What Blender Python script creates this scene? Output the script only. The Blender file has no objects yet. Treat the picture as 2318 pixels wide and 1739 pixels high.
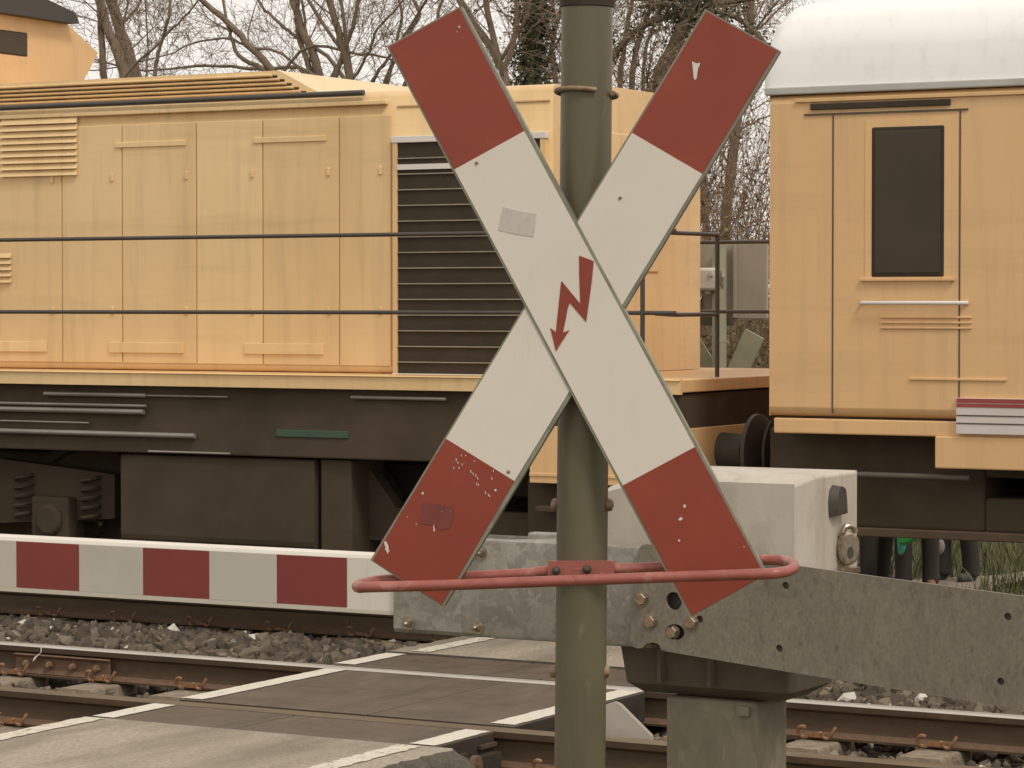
import bpy, math, random
import numpy as np
from math import sin, cos, pi, radians, atan2, sqrt
from mathutils import Vector, Matrix
from mathutils.geometry import tessellate_polygon
random.seed(7)
rng = np.random.default_rng(11)
S = bpy.context.scene
COL = S.collection
V = Vector

# ------------------------------------------------------------------ camera
FPX = 6515.0                       # focal length in photo pixels (2318 px wide)
TH = radians(29.19)                # camera looks this far left of the road direction (+Y)
PH = math.atan(179.5 / FPX)        # pitch down
CAM = V((0.0, -11.1, 1.88))        # rail top of the near track is z = 0, its near rail is y = 0
cF = V((-sin(TH) * cos(PH), cos(TH) * cos(PH), -sin(PH)))
cR = V((cos(TH), sin(TH), 0))
cU = cR.cross(cF)
cam = bpy.data.cameras.new('camera'); co = bpy.data.objects.new('camera', cam); COL.objects.link(co)
cam.sensor_width = 36; cam.lens = FPX / 2318 * 36; cam.clip_start = .1; cam.clip_end = 3000
co.location = CAM; co.rotation_euler = (pi / 2 - PH, 0, TH)
S.camera = co

def ray(px, py):
    return cF + cR * ((px - 1159) / FPX) + cU * ((869.5 - py) / FPX)
def P(px, py, Y):                  # photo measurement -> point on the upright plane y = Y
    d = ray(px, py); return CAM + d * ((Y - CAM.y) / d.y)
def PG(px, py, z=0.0):             # ... on the level plane
    d = ray(px, py); return CAM + d * ((z - CAM.z) / d.z)
def PXP(px, py, X):
    d = ray(px, py); return CAM + d * ((X - CAM.x) / d.x)
def PP(px, py, o, n):
    d = ray(px, py); return CAM + d * ((o - CAM).dot(n) / d.dot(n))
def PZ(px, py, depth):
    return CAM + ray(px, py) * depth
def X_(px, Y): return P(px, 690, Y).x
def Z_(px, py, Y): return P(px, py, Y).z

# ------------------------------------------------------------------ materials
def mat(name, c1, c2=None, scale=6.0, rough=.6, metal=0.0, bump=0.0, bscale=60.0, detail=6.0,
        stretch=(1, 1, 1), lo=.35, hi=.65, spec=.5, c3=None, scale3=1.5, lo3=.5, hi3=.75, rvar=.1):
    m = bpy.data.materials.new(name); m.use_nodes = True
    n = m.node_tree.nodes; l = m.node_tree.links
    b = n['Principled BSDF']
    b.inputs['Roughness'].default_value = rough; b.inputs['Metallic'].default_value = metal
    b.inputs['Specular IOR Level'].default_value = spec
    b.inputs['Base Color'].default_value = (*c1, 1)
    tc = n.new('ShaderNodeTexCoord'); mp = n.new('ShaderNodeMapping'); mp.inputs['Scale'].default_value = stretch
    l.new(tc.outputs['Object'], mp.inputs['Vector'])
    vec = mp.outputs['Vector']
    def ramp(tex, a, bb):
        r = n.new('ShaderNodeMapRange'); r.inputs['From Min'].default_value = a; r.inputs['From Max'].default_value = bb
        l.new(tex, r.inputs['Value']); return r.outputs['Result']
    def noise(sc, d=detail):
        t = n.new('ShaderNodeTexNoise'); t.inputs['Scale'].default_value = sc; t.inputs['Detail'].default_value = d
        t.inputs['Roughness'].default_value = .6
        l.new(vec, t.inputs['Vector']); return t.outputs['Fac']
    if c2 is not None:
        mx = n.new('ShaderNodeMix'); mx.data_type = 'RGBA'
        f = ramp(noise(scale), lo, hi)
        l.new(f, mx.inputs['Factor']); mx.inputs['A'].default_value = (*c1, 1); mx.inputs['B'].default_value = (*c2, 1)
        out = mx.outputs['Result']
        if c3 is not None:
            m3 = n.new('ShaderNodeMix'); m3.data_type = 'RGBA'
            l.new(ramp(noise(scale3), lo3, hi3), m3.inputs['Factor']); l.new(out, m3.inputs['A']); m3.inputs['B'].default_value = (*c3, 1)
            out = m3.outputs['Result']
        l.new(out, b.inputs['Base Color'])
        rr = n.new('ShaderNodeMapRange'); rr.inputs['To Min'].default_value = rough - rvar; rr.inputs['To Max'].default_value = min(1, rough + rvar)
        l.new(f, rr.inputs['Value']); l.new(rr.outputs['Result'], b.inputs['Roughness'])
    if bump:
        bp = n.new('ShaderNodeBump'); bp.inputs['Strength'].default_value = 1; bp.inputs['Distance'].default_value = bump
        l.new(noise(bscale, 4), bp.inputs['Height']); l.new(bp.outputs['Normal'], b.inputs['Normal'])
    return m

def galv(name, c1, c2, scale, rough=.5, dist=.12, stretch=(1, 1, 1), big=.55):
    m = mat(name, c1, None, rough=rough, metal=.08)
    n = m.node_tree.nodes; l = m.node_tree.links; b = n['Principled BSDF']
    tc = n.new('ShaderNodeTexCoord'); mp = n.new('ShaderNodeMapping'); mp.inputs['Scale'].default_value = stretch
    l.new(tc.outputs['Object'], mp.inputs['Vector'])
    nz = n.new('ShaderNodeTexNoise'); nz.inputs['Scale'].default_value = scale * .6; nz.inputs['Detail'].default_value = 5
    l.new(mp.outputs['Vector'], nz.inputs['Vector'])
    ad = n.new('ShaderNodeMix'); ad.data_type = 'RGBA'; ad.blend_type = 'LINEAR_LIGHT'; ad.inputs['Factor'].default_value = dist
    l.new(mp.outputs['Vector'], ad.inputs['A']); l.new(nz.outputs['Color'], ad.inputs['B'])
    vo = n.new('ShaderNodeTexVoronoi'); vo.inputs['Scale'].default_value = scale
    l.new(ad.outputs['Result'], vo.inputs['Vector'])
    sp = n.new('ShaderNodeSeparateColor'); l.new(vo.outputs['Color'], sp.inputs['Color'])
    nf = n.new('ShaderNodeTexNoise'); nf.inputs['Scale'].default_value = scale * 3; nf.inputs['Detail'].default_value = 6
    l.new(mp.outputs['Vector'], nf.inputs['Vector'])
    av = n.new('ShaderNodeMath'); av.operation = 'MULTIPLY_ADD'; av.inputs[1].default_value = big
    l.new(sp.outputs['Red'], av.inputs[0])
    hf = n.new('ShaderNodeMath'); hf.operation = 'MULTIPLY'; hf.inputs[1].default_value = 1.1 - big; l.new(nf.outputs['Fac'], hf.inputs[0])
    l.new(hf.outputs[0], av.inputs[2])
    mx = n.new('ShaderNodeMix'); mx.data_type = 'RGBA'; mx.inputs['A'].default_value = (*c1, 1); mx.inputs['B'].default_value = (*c2, 1)
    l.new(av.outputs[0], mx.inputs['Factor']); l.new(mx.outputs['Result'], b.inputs['Base Color'])
    rr = n.new('ShaderNodeMapRange'); rr.inputs['To Min'].default_value = rough - .12; rr.inputs['To Max'].default_value = rough + .15
    l.new(sp.outputs['Green'], rr.inputs['Value']); l.new(rr.outputs['Result'], b.inputs['Roughness'])
    return m

def add_wave(m, axis, scale, depth, sharp=False, c_dark=None):
    """fine moulded ribs in a surface: bump along one object axis"""
    n = m.node_tree.nodes; l = m.node_tree.links; b = n['Principled BSDF']
    tc = n.new('ShaderNodeTexCoord'); w = n.new('ShaderNodeTexWave'); w.wave_type = 'BANDS'; w.bands_direction = axis
    w.inputs['Scale'].default_value = scale; w.inputs['Distortion'].default_value = .15
    l.new(tc.outputs['Object'], w.inputs['Vector'])
    bp = n.new('ShaderNodeBump'); bp.inputs['Strength'].default_value = 1; bp.inputs['Distance'].default_value = depth
    l.new(w.outputs['Fac'], bp.inputs['Height'])
    old = b.inputs['Normal'].links[0].from_socket if b.inputs['Normal'].links else None
    if old: l.new(old, bp.inputs['Normal'])
    l.new(bp.outputs['Normal'], b.inputs['Normal'])

K = {}
K['galv'] = galv('galvanised_spangle', (.15, .132, .106), (.33, .30, .25), 24, .5, .10)
K['galv_dull'] = galv('galvanised_weathered', (.135, .112, .082), (.25, .212, .16), 30, .6, .25, (1, 1, .6), .4)
K['galv_post'] = galv('galvanised_post', (.145, .122, .082), (.275, .238, .168), 12, .62, .2, (1, 1, .5))
K['steel'] = mat('bolt_steel', (.46, .41, .33), (.27, .19, .12), 60, .32, .8, spec=.5)
K['rustbolt'] = mat('rusty_bolt', (.20, .11, .06), (.34, .24, .15), 90, .6, .3)
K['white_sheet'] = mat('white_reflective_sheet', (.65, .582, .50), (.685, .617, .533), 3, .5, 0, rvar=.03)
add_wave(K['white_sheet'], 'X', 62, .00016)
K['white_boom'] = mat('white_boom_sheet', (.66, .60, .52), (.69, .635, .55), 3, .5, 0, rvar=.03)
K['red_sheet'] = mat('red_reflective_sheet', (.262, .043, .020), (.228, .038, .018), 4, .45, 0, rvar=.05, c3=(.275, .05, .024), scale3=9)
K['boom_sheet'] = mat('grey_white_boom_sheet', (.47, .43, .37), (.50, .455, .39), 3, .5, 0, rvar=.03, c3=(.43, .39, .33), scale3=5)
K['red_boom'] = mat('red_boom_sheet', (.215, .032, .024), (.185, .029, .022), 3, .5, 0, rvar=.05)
K['red_hoop'] = mat('faded_red_paint', (.35, .11, .085), (.28, .075, .055), 14, .42, 0, c3=(.48, .23, .18), scale3=40, lo3=.6, hi3=.8)
K['rim'] = mat('greenish_grey_rim', (.20, .195, .14), (.26, .25, .185), 20, .5, .1)
K['pole'] = mat('green_grey_pole_paint', (.102, .087, .046), (.128, .11, .06), 7, .42, 0, stretch=(1, 1, .25), c3=(.11, .085, .05), scale3=5, lo3=.6, hi3=.85, bump=.0008, bscale=90)
K['dark_iron'] = mat('dark_iron', (.055, .043, .032), (.075, .06, .045), 20, .6, .2)
K['black_rubber'] = mat('black_rubber', (.035, .028, .021), (.052, .042, .032), 12, .85, spec=.25)
K['housing'] = mat('pale_cast_housing', (.54, .475, .40), (.44, .38, .31), 5, .55, 0, c3=(.33, .27, .21), scale3=9, lo3=.5, hi3=.85, bump=.0006, bscale=160, stretch=(1, 1, .5))
K['base_cast'] = mat('brown_shaded_casting', (.10, .078, .054), (.085, .066, .046), 8, .7)  # brown casting colour, darkened further for the shade under the drive box
K['asphalt'] = mat('asphalt', (.27, .222, .167), (.52, .445, .35), 55, .85, 0, bump=.010, bscale=75, c3=(.24, .197, .148), scale3=1.3, lo3=.42, hi3=.68, lo=.28, hi=.74, stretch=(2.0, .45, 1), detail=3)
K['asphalt_edge'] = mat('asphalt_edge', (.075, .063, .045), (.12, .10, .075), 60, .85, 0, bump=.01, bscale=90, c3=(.22, .2, .16), scale3=120, lo3=.62, hi3=.72)
K['panel'] = mat('crossing_rubber', (.105, .075, .052), (.138, .10, .072), 4, .6, 0, c3=(.185, .14, .105), scale3=14, lo3=.6, hi3=.8, bump=.0012, bscale=140)
add_wave(K['panel'], 'Y', 16, .0022)
K['line'] = mat('white_road_paint', (.70, .64, .53), (.56, .50, .41), 40, .7, 0, bump=.002, bscale=120, c3=(.27, .235, .18), scale3=38, lo3=.6, hi3=.72)
K['line_panel'] = mat('white_panel_paint', (.72, .66, .56), (.64, .58, .49), 12, .6, 0, c3=(.3, .26, .2), scale3=26, lo3=.68, hi3=.8)
add_wave(K['line_panel'], 'Y', 13, .003)
K['rail_side'] = mat('rail_brown_rust', (.068, .046, .028), (.092, .061, .036), 14, .8, 0, stretch=(.3, 1, 1), spec=.25, bump=.0008, bscale=120)
K['rail_foot'] = mat('rail_foot_rust', (.16, .088, .05), (.11, .064, .038), 20, .8)
K['rail_top'] = mat('pale_sheen_rail_top', (.56, .52, .46), (.44, .40, .35), 30, .38, .25, stretch=(.1, 1, 1))  # pale base colour imitates the sky's sheen on the worn steel
K['rail_top_dull'] = mat('dull_rail_top', (.21, .155, .10), (.16, .115, .072), 20, .42, .2, stretch=(.15, 1, 1))
K['sleeper'] = mat('tan_concrete_sleeper', (.30, .24, .175), (.22, .17, .12), 22, .85, 0, bump=.004, bscale=70, c3=(.14, .09, .06), scale3=9, lo3=.55, hi3=.8)
K['sleeper_wood'] = mat('brown_sleeper', (.185, .135, .085), (.13, .095, .06), 16, .85, 0, stretch=(5, .8, 1), bump=.004, bscale=50)
K['clip_shaded'] = mat('shaded_rust_clip', (.12, .07, .04), (.24, .125, .06), 20, .6, .2)  # darker copy of the rust clip: shade under the train in its colour
K['clip'] = mat('orange_rust_clip', (.36, .185, .085), (.20, .10, .05), 30, .55, .2)
K['yellow'] = mat('cream_yellow_paint', (.88, .645, .345), (.84, .61, .32), 1.2, .38, 0, rvar=.05, c3=(.74, .505, .235), scale3=.7, lo3=.45, hi3=.75, stretch=(1, 1, .35))
K['yellow_b'] = mat('orange_yellow_paint', (.75, .465, .22), (.70, .425, .195), 1.2, .36, 0, rvar=.05, c3=(.78, .51, .255), scale3=.8, lo3=.45, hi3=.75, stretch=(1, 1, .3))
K['pale_trim'] = mat('pale_trim', (.74, .68, .62), (.68, .62, .56), 3, .5)
K['roof_white'] = mat('white_roof_paint', (.90, .875, .84), (.87, .845, .81), 2, .45)
K['grey_strip'] = mat('grey_gutter_strip', (.48, .47, .44), (.42, .41, .38), 3, .4, .2)
K['under'] = mat('brown_dust_lifted_shade', (.082, .060, .039), (.068, .050, .033), 4, .9, 0, c3=(.098, .073, .048), scale3=2, spec=.2)  # dusty brown, kept light so the shade under the frame reads lifted
K['louvre'] = mat('dark_radiator', (.058, .043, .029), (.05, .037, .025), 5, .8, spec=.2)
K['bar'] = mat('radiator_bar', (.33, .28, .21), (.26, .22, .16), 6, .5)
K['handrail'] = mat('dark_handrail', (.05, .043, .036), (.065, .055, .045), 10, .4)
K['greypipe'] = mat('grey_air_pipe', (.34, .31, .28), (.22, .19, .16), 3, .35, .3, stretch=(.4, 1, 1))
K['greenpart'] = mat('dark_green_part', (.045, .085, .05), (.035, .07, .04), 8, .5)
K['glass'] = mat('dark_cab_glass', (.055, .040, .026), (.07, .052, .034), 1.5, .22, spec=.18, rvar=.06)
K['cabroof'] = mat('black_cab_roof', (.045, .04, .033), (.06, .052, .043), 3, .6)
K['redstripe'] = mat('red_warning_stripe', (.33, .06, .045), (.28, .05, .04), 3, .5)
K['whitestripe'] = mat('white_warning_stripe', (.68, .60, .56), (.62, .54, .5), 3, .5)
K['bark'] = mat('tree_bark', (.16, .115, .075), (.25, .185, .125), 9, .9, 0, stretch=(1, 1, .3), bump=.01, bscale=30)
K['twig'] = mat('brown_twigs', (.185, .128, .088), (.255, .18, .125), 2, .85)
K['brush'] = mat('red_brown_brush', (.21, .125, .075), (.145, .09, .055), 2, .9, c3=(.26, .17, .10), scale3=5)
K['ivy'] = mat('ivy_leaves', (.065, .075, .03), (.10, .105, .045), 5, .6, c3=(.035, .045, .02), scale3=9)
K['dryleaf'] = mat('dry_leaves', (.17, .105, .06), (.11, .07, .04), 5, .8)
K['bushleaf'] = mat('yellow_green_leaves', (.17, .16, .06), (.11, .11, .045), 5, .7)
K['litter'] = mat('dead_leaf_litter', (.42, .33, .22), (.24, .16, .09), 6, .8)
K['soil'] = mat('brown_soil', (.13, .10, .065), (.085, .066, .042), 1.5, .95, 0, bump=.03, bscale=12, c3=(.085, .10, .04), scale3=.6, lo3=.45, hi3=.6)
K['path'] = mat('trodden_path', (.26, .20, .15), (.17, .125, .09), 5, .95, 0, bump=.02, bscale=20, c3=(.38, .32, .26), scale3=12, lo3=.6, hi3=.75)
K['grass'] = mat('verge_grass', (.075, .092, .03), (.115, .115, .042), .8, .8, c3=(.22, .18, .085), scale3=2.5)
K['signal_back'] = mat('grey_signal_back', (.36, .31, .25), (.31, .265, .21), 4, .6)
K['termbox'] = mat('pale_terminal_box', (.55, .50, .41), (.50, .45, .37), 8, .5)
K['cross_back'] = mat('grey_green_cross_back', (.33, .32, .22), (.28, .27, .18), 5, .6)
K['smudge'] = mat('sticker_residue', (.54, .485, .43), (.48, .43, .38), 60, .7)
K['smudge_red'] = mat('dark_sticker_residue', (.19, .042, .03), (.155, .036, .027), 40, .6)
K['chip'] = mat('bare_chip', (.66, .62, .56), (.56, .5, .45), 30, .6)
K['deflector'] = mat('pale_deflector_plate', (.34, .30, .25), (.28, .245, .20), 6, .5)
K['greenbag'] = mat('green_plastic_bag', (.05, .40, .07), (.04, .30, .06), 8, .35)
K['tealbag'] = mat('teal_plastic_bag', (.10, .50, .40), (.08, .40, .32), 8, .35)
K['greybag'] = mat('grey_cloth_bag', (.30, .255, .24), (.22, .18, .17), 18, .8)
K['cloth_dark'] = mat('dark_trousers', (.03, .025, .02), (.04, .034, .028), 12, .95)
K['jacket'] = mat('brown_jacket', (.09, .06, .045), (.075, .05, .04), 10, .9)
K['jacket2'] = mat('grey_jacket', (.12, .12, .13), (.10, .10, .11), 10, .9)
K['skin'] = mat('skin', (.42, .25, .17), (.38, .21, .14), 20, .55)
K['hair'] = mat('brown_hair', (.06, .038, .024), (.09, .06, .035), 60, .6)
K['shoe'] = mat('shoe_leather', (.28, .13, .06), (.2, .09, .045), 12, .6)
K['shoe_dark'] = mat('dark_shoe', (.04, .04, .045), (.06, .06, .06), 12, .6)
K['white'] = mat('white_paint', (.72, .69, .63), (.66, .63, .57), 20, .5)

def overlay(name, col, scale, stretch, lo, hi, amount, detail=5):
    """stains, run-off, chips: noise-shaped patches of another colour on a paint"""
    m = K[name]; n = m.node_tree.nodes; l = m.node_tree.links; b = n['Principled BSDF']
    tc = n.new('ShaderNodeTexCoord'); mp = n.new('ShaderNodeMapping'); mp.inputs['Scale'].default_value = stretch
    mp.inputs['Location'].default_value = (len(n) * .37, len(n) * .21, 0)
    l.new(tc.outputs['Object'], mp.inputs['Vector'])
    t = n.new('ShaderNodeTexNoise'); t.inputs['Scale'].default_value = scale; t.inputs['Detail'].default_value = detail; t.inputs['Roughness'].default_value = .62
    l.new(mp.outputs['Vector'], t.inputs['Vector'])
    r = n.new('ShaderNodeMapRange'); r.inputs['From Min'].default_value = lo; r.inputs['From Max'].default_value = hi; r.inputs['To Max'].default_value = amount
    l.new(t.outputs['Fac'], r.inputs['Value'])
    mx = n.new('ShaderNodeMix'); mx.data_type = 'RGBA'; l.new(r.outputs['Result'], mx.inputs['Factor']); mx.inputs['B'].default_value = (*col, 1)
    bc = b.inputs['Base Color']
    if bc.links: l.new(bc.links[0].from_socket, mx.inputs['A'])
    else: mx.inputs['A'].default_value = bc.default_value
    l.new(mx.outputs['Result'], bc)
def panel_tone(name, col, amount):
    """each panel of a vehicle has faded a little differently"""
    m = K[name]; n = m.node_tree.nodes; l = m.node_tree.links; b = n['Principled BSDF']
    oi = n.new('ShaderNodeObjectInfo'); r = n.new('ShaderNodeMapRange'); r.inputs['To Max'].default_value = amount
    l.new(oi.outputs['Random'], r.inputs['Value'])
    mx = n.new('ShaderNodeMix'); mx.data_type = 'RGBA'; l.new(r.outputs['Result'], mx.inputs['Factor']); mx.inputs['B'].default_value = (*col, 1)
    bc = b.inputs['Base Color']; l.new(bc.links[0].from_socket, mx.inputs['A']); l.new(mx.outputs['Result'], bc)
for y_ in ('yellow', 'yellow_b'):
    panel_tone(y_, (.60, .36, .16), .38)
    overlay(y_, (.40, .28, .15), 4, (3, 3, .22), .50, .80, .38)
    overlay(y_, (.40, .27, .13), 1.6, (.35, 1, 3.5), .52, .75, .30)
    overlay(y_, (.30, .21, .12), 45, (1, 1, 1), .69, .74, .5)
overlay('roof_white', (.55, .51, .46), 5, (2, .4, 1), .52, .8, .35)
overlay('pole', (.075, .056, .034), 6, (3, 3, .22), .52, .80, .65)
overlay('pole', (.15, .07, .035), 60, (1, 1, .6), .70, .75, .8)
overlay('pole', (.24, .215, .135), 30, (1, 1, .3), .66, .76, .5)
overlay('red_hoop', (.13, .055, .035), 50, (1, 1, 1), .66, .70, .9)
overlay('red_hoop', (.50, .33, .28), 16, (1, 1, 1), .58, .74, .55)
for g_ in ('galv', 'galv_dull', 'galv_post'):
    overlay(g_, (.055, .046, .036), 2.6, (1, 1, .9), .48, .80, .55)
    overlay(g_, (.33, .30, .255), 9, (1.6, 1, .45), .58, .80, .45)
    overlay(g_, (.07, .057, .042), 12, (2.5, 1, .18), .58, .82, .45)
overlay('galv_dull', (.06, .05, .038), 38, (1, 1, .5), .56, .70, .45)
overlay('housing', (.25, .20, .15), 7, (3, 3, .22), .54, .85, .55)
overlay('housing', (.20, .15, .11), 55, (1, 1, .7), .68, .74, .6)
overlay('panel', (.23, .195, .155), 7, (2.2, .35, 1), .55, .8, .45)
overlay('panel', (.05, .04, .03), 2.2, (1.5, .3, 1), .50, .76, .55)
overlay('panel', (.30, .26, .21), 90, (1.5, .6, 1), .68, .74, .5)
overlay('asphalt', (.13, .105, .075), 2.0, (1.2, .4, 1), .52, .80, .5)
overlay('asphalt', (.62, .55, .45), 70, (1.7, .5, 1), .64, .70, .6, 2)
overlay('line', (.22, .185, .135), 34, (1.6, .5, 1), .54, .63, .75)
overlay('line_panel', (.25, .21, .16), 26, (1.6, .5, 1), .60, .70, .6)
overlay('rim', (.09, .08, .05), 14, (1, 1, 1), .52, .75, .5)
overlay('white_boom', (.42, .37, .30), 8, (2, 1, .4), .56, .84, .4)
overlay('white_sheet', (.46, .42, .36), 5, (2, 2, .5), .58, .86, .35)
overlay('rail_side', (.17, .095, .05), 10, (.5, 1, 1), .55, .75, .5)
overlay('sleeper', (.10, .075, .05), 5, (1, 1, 1), .5, .75, .6)
overlay('under', (.045, .032, .020), 1.5, (1, 1, 1), .42, .7, .6)
# ballast: one tone per stone, stored on the stones
def stone_mat():
    m = bpy.data.materials.new('ballast_stone'); m.use_nodes = True
    n = m.node_tree.nodes; l = m.node_tree.links; b = n['Principled BSDF']
    b.inputs['Roughness'].default_value = .85
    a = n.new('ShaderNodeAttribute'); a.attribute_name = 'stone_tone'
    cr = n.new('ShaderNodeValToRGB'); e = cr.color_ramp.elements
    e[0].position = 0; e[0].color = (.05, .039, .028, 1)
    e[1].position = 1; e[1].color = (.60, .56, .49, 1)
    for p, c in ((.3, (.085, .064, .043)), (.55, (.132, .10, .068)), (.78, (.185, .145, .102)), (.93, (.27, .22, .165))):
        x = e.new(p); x.color = (*c, 1)
    l.new(a.outputs['Fac'], cr.inputs['Fac']); l.new(cr.outputs['Color'], b.inputs['Base Color'])
    return m
K['stone'] = stone_mat()

# ------------------------------------------------------------------ mesh builder
class MB:
    def __init__(s): s.v = []; s.f = []; s.m = []
    def add(s, vs, fs, mi=0):
        o = len(s.v); s.v += [tuple(p) for p in vs]
        s.f += [tuple(i + o for i in f) for f in fs]; s.m += [mi] * len(fs)
        return s
    def box(s, x0, x1, y0, y1, z0, z1, mi=0, M=None):
        vs = [V((x, y, z)) for x in (x0, x1) for y in (y0, y1) for z in (z0, z1)]
        if M: vs = [M @ p for p in vs]
        return s.add(vs, [(0, 1, 3, 2), (4, 6, 7, 5), (0, 4, 5, 1), (2, 3, 7, 6), (0, 2, 6, 4), (1, 5, 7, 3)], mi)
    def tube(s, path, r, n=8, mi=0, closed=False, caps=True):
        path = [V(p) for p in path]; k = len(path)
        rs = r if isinstance(r, (list, tuple)) else [r] * k
        vs = []; up = None
        for i, p in enumerate(path):
            if closed: t = path[(i + 1) % k] - path[i - 1]
            else: t = path[min(i + 1, k - 1)] - path[max(i - 1, 0)]
            t = t.normalized() if t.length > 1e-9 else V((0, 0, 1))
            if up is None:
                up = V((0, 0, 1)) if abs(t.z) < .9 else V((1, 0, 0))
            a = up - t * up.dot(t)
            if a.length < 1e-6: a = t.orthogonal()
            a.normalize(); up = a; b = t.cross(a)
            for j in range(n):
                w = 2 * pi * j / n
                vs.append(p + a * (rs[i] * cos(w)) + b * (rs[i] * sin(w)))
        fs = []
        for i in range(k if closed else k - 1):
            i2 = (i + 1) % k
            for j in range(n):
                j2 = (j + 1) % n
                fs.append((i * n + j, i * n + j2, i2 * n + j2, i2 * n + j))
        if caps and not closed:
            fs.append(tuple(range(n - 1, -1, -1))); fs.append(tuple((k - 1) * n + j for j in range(n)))
        return s.add(vs, fs, mi)
    def cyl(s, p0, p1, r0, r1=None, n=16, mi=0):
        return s.tube([p0, p1], [r0, r0 if r1 is None else r1], n, mi)
    def prism(s, pts, off, holes=(), mi=0, mi_side=None):
        """pts: 3-D outline (planar); off: extrusion vector; holes: 3-D loops"""
        loops = [[V(p) for p in pts]] + [[V(p) for p in h] for h in holes]
        off = V(off); mi_side = mi if mi_side is None else mi_side
        flat = [p for lp in loops for p in lp]; N = len(flat)
        tris = tessellate_polygon(loops)
        s.add(flat, [tuple(t) for t in tris], mi)
        s.add([p + off for p in flat], [tuple(reversed(t)) for t in tris], mi)
        for lp in loops:
            k = len(lp)
            s.add(lp + [p + off for p in lp], [(i, (i + 1) % k, k + (i + 1) % k, k + i) for i in range(k)], mi_side)
        return s
    def sphere(s, c, r, nu=12, nv=8, mi=0, sc=(1, 1, 1)):
        c = V(c); vs = [c + V((0, 0, r * sc[2]))]; fs = []
        for i in range(1, nv):
            a = pi * i / nv
            for j in range(nu):
                b = 2 * pi * j / nu
                vs.append(c + V((r * sin(a) * cos(b) * sc[0], r * sin(a) * sin(b) * sc[1], r * cos(a) * sc[2])))
        vs.append(c - V((0, 0, r * sc[2]))); L = len(vs) - 1
        for j in range(nu):
            j2 = (j + 1) % nu
            fs.append((0, 1 + j, 1 + j2)); fs.append((L, 1 + (nv - 2) * nu + j2, 1 + (nv - 2) * nu + j))
            for i in range(nv - 2):
                fs.append((1 + i * nu + j, 1 + (i + 1) * nu + j, 1 + (i + 1) * nu + j2, 1 + i * nu + j2))
        return s.add(vs, fs, mi)

def world(o):
    M = Matrix.Identity(4)
    while o is not None: M = o.matrix_basis @ M; o = o.parent
    return M
def tag(o, label=None, cat=None, group=None, kind=None):
    if label: o['label'] = label
    if cat: o['category'] = cat
    if group: o['group'] = group
    if kind: o['kind'] = kind
    return o
def obj(name, mb, mats, parent=None, loc=None, bevel=0, seg=2, smooth=None, recalc=True):
    """one mesh object from world-space geometry"""
    me = bpy.data.meshes.new(name); me.from_pydata(mb.v, [], mb.f)
    mats = mats if isinstance(mats, (list, tuple)) else [mats]
    for m in mats: me.materials.append(K[m] if isinstance(m, str) else m)
    if len(mats) > 1: me.polygons.foreach_set('material_index', mb.m)
    o = bpy.data.objects.new(name, me); COL.objects.link(o)
    if parent is not None: o.parent = parent
    elif loc is not None: o.location = loc
    me.transform(world(o).inverted())
    if recalc:
        import bmesh
        bm = bmesh.new(); bm.from_mesh(me); bmesh.ops.recalc_face_normals(bm, faces=bm.faces); bm.to_mesh(me); bm.free()
    me.validate(); me.update()
    if smooth is not None:
        me.polygons.foreach_set('use_smooth', [True] * len(me.polygons)); me.set_sharp_from_angle(angle=radians(smooth))
    if bevel:
        b = o.modifiers.new('bevel', 'BEVEL'); b.width = bevel; b.segments = seg; b.limit_method = 'ANGLE'; b.angle_limit = radians(35)
    return o
def empty(name, loc, label, cat, group=None, rz=0):
    o = bpy.data.objects.new(name, None); COL.objects.link(o); o.location = loc; o.rotation_euler = (0, 0, rz)
    o.empty_display_size = .1
    return tag(o, label, cat, group)
def copy_tree(o, parent=None):
    c = o.copy(); COL.objects.link(c)
    if parent is not None: c.parent = parent
    for ch in list(o.children): copy_tree(ch, c)
    return c
def circ(c, r, a, b, n=20, ea=1.0):
    return [c + a * (r * ea * cos(2 * pi * i / n)) + b * (r * sin(2 * pi * i / n)) for i in range(n)]
def smooth_path(pts, n=8, closed=False):
    pts = [V(p) for p in pts]; k = len(pts); out = []
    rg = range(k if closed else k - 1)
    for i in rg:
        p0 = pts[i - 1] if (closed or i) else pts[0]; p1 = pts[i]; p2 = pts[(i + 1) % k]
        p3 = pts[(i + 2) % k] if closed else pts[min(i + 2, k - 1)]
        for j in range(n):
            t = j / n
            out.append(.5 * ((2 * p1) + (p2 - p0) * t + (2 * p0 - 5 * p1 + 4 * p2 - p3) * t * t + (3 * p1 - p0 - 3 * p2 + p3) * t ** 3))
    if not closed: out.append(pts[-1])
    return out
EX, EY, EZ = V((1, 0, 0)), V((0, 1, 0)), V((0, 0, 1))
# ================================================================== SETTING
def lerp_prof(y, pr):
    for (a, za), (b, zb) in zip(pr, pr[1:]):
        if y <= b: return za + (zb - za) * (y - a) / (b - a)
    return pr[-1][1]
GP = [(-400, -.2), (-8, -.2), (-2.6, -.22), (-1.5, -.5), (7.2, -.5), (8.0, -.24), (60, -.2), (900, -.2)]
mb = MB(); xs = [-900, -200, -60, -30, -20, -15, -12, -10, -8, -6, -4, -2, 0, 2, 5, 10, 20, 60, 200, 900]
ys = [-400, -60, -20, -12, -8, -5, -3.5, -2.6, -1.5, 2, 7.2, 8, 9, 10, 11, 12, 14, 16, 20, 26, 34, 60, 150, 400, 900]
vs = [(x, y, lerp_prof(y, GP) + (random.uniform(-.03, .03) if 7.5 < y < 40 else 0)) for x in xs for y in ys]
ny = len(ys)
mb.add(vs, [(i * ny + j, (i + 1) * ny + j, (i + 1) * ny + j + 1, i * ny + j + 1) for i in range(len(xs) - 1) for j in range(ny - 1)])
tag(obj('ground', mb, 'soil', smooth=60), kind='structure')

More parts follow.
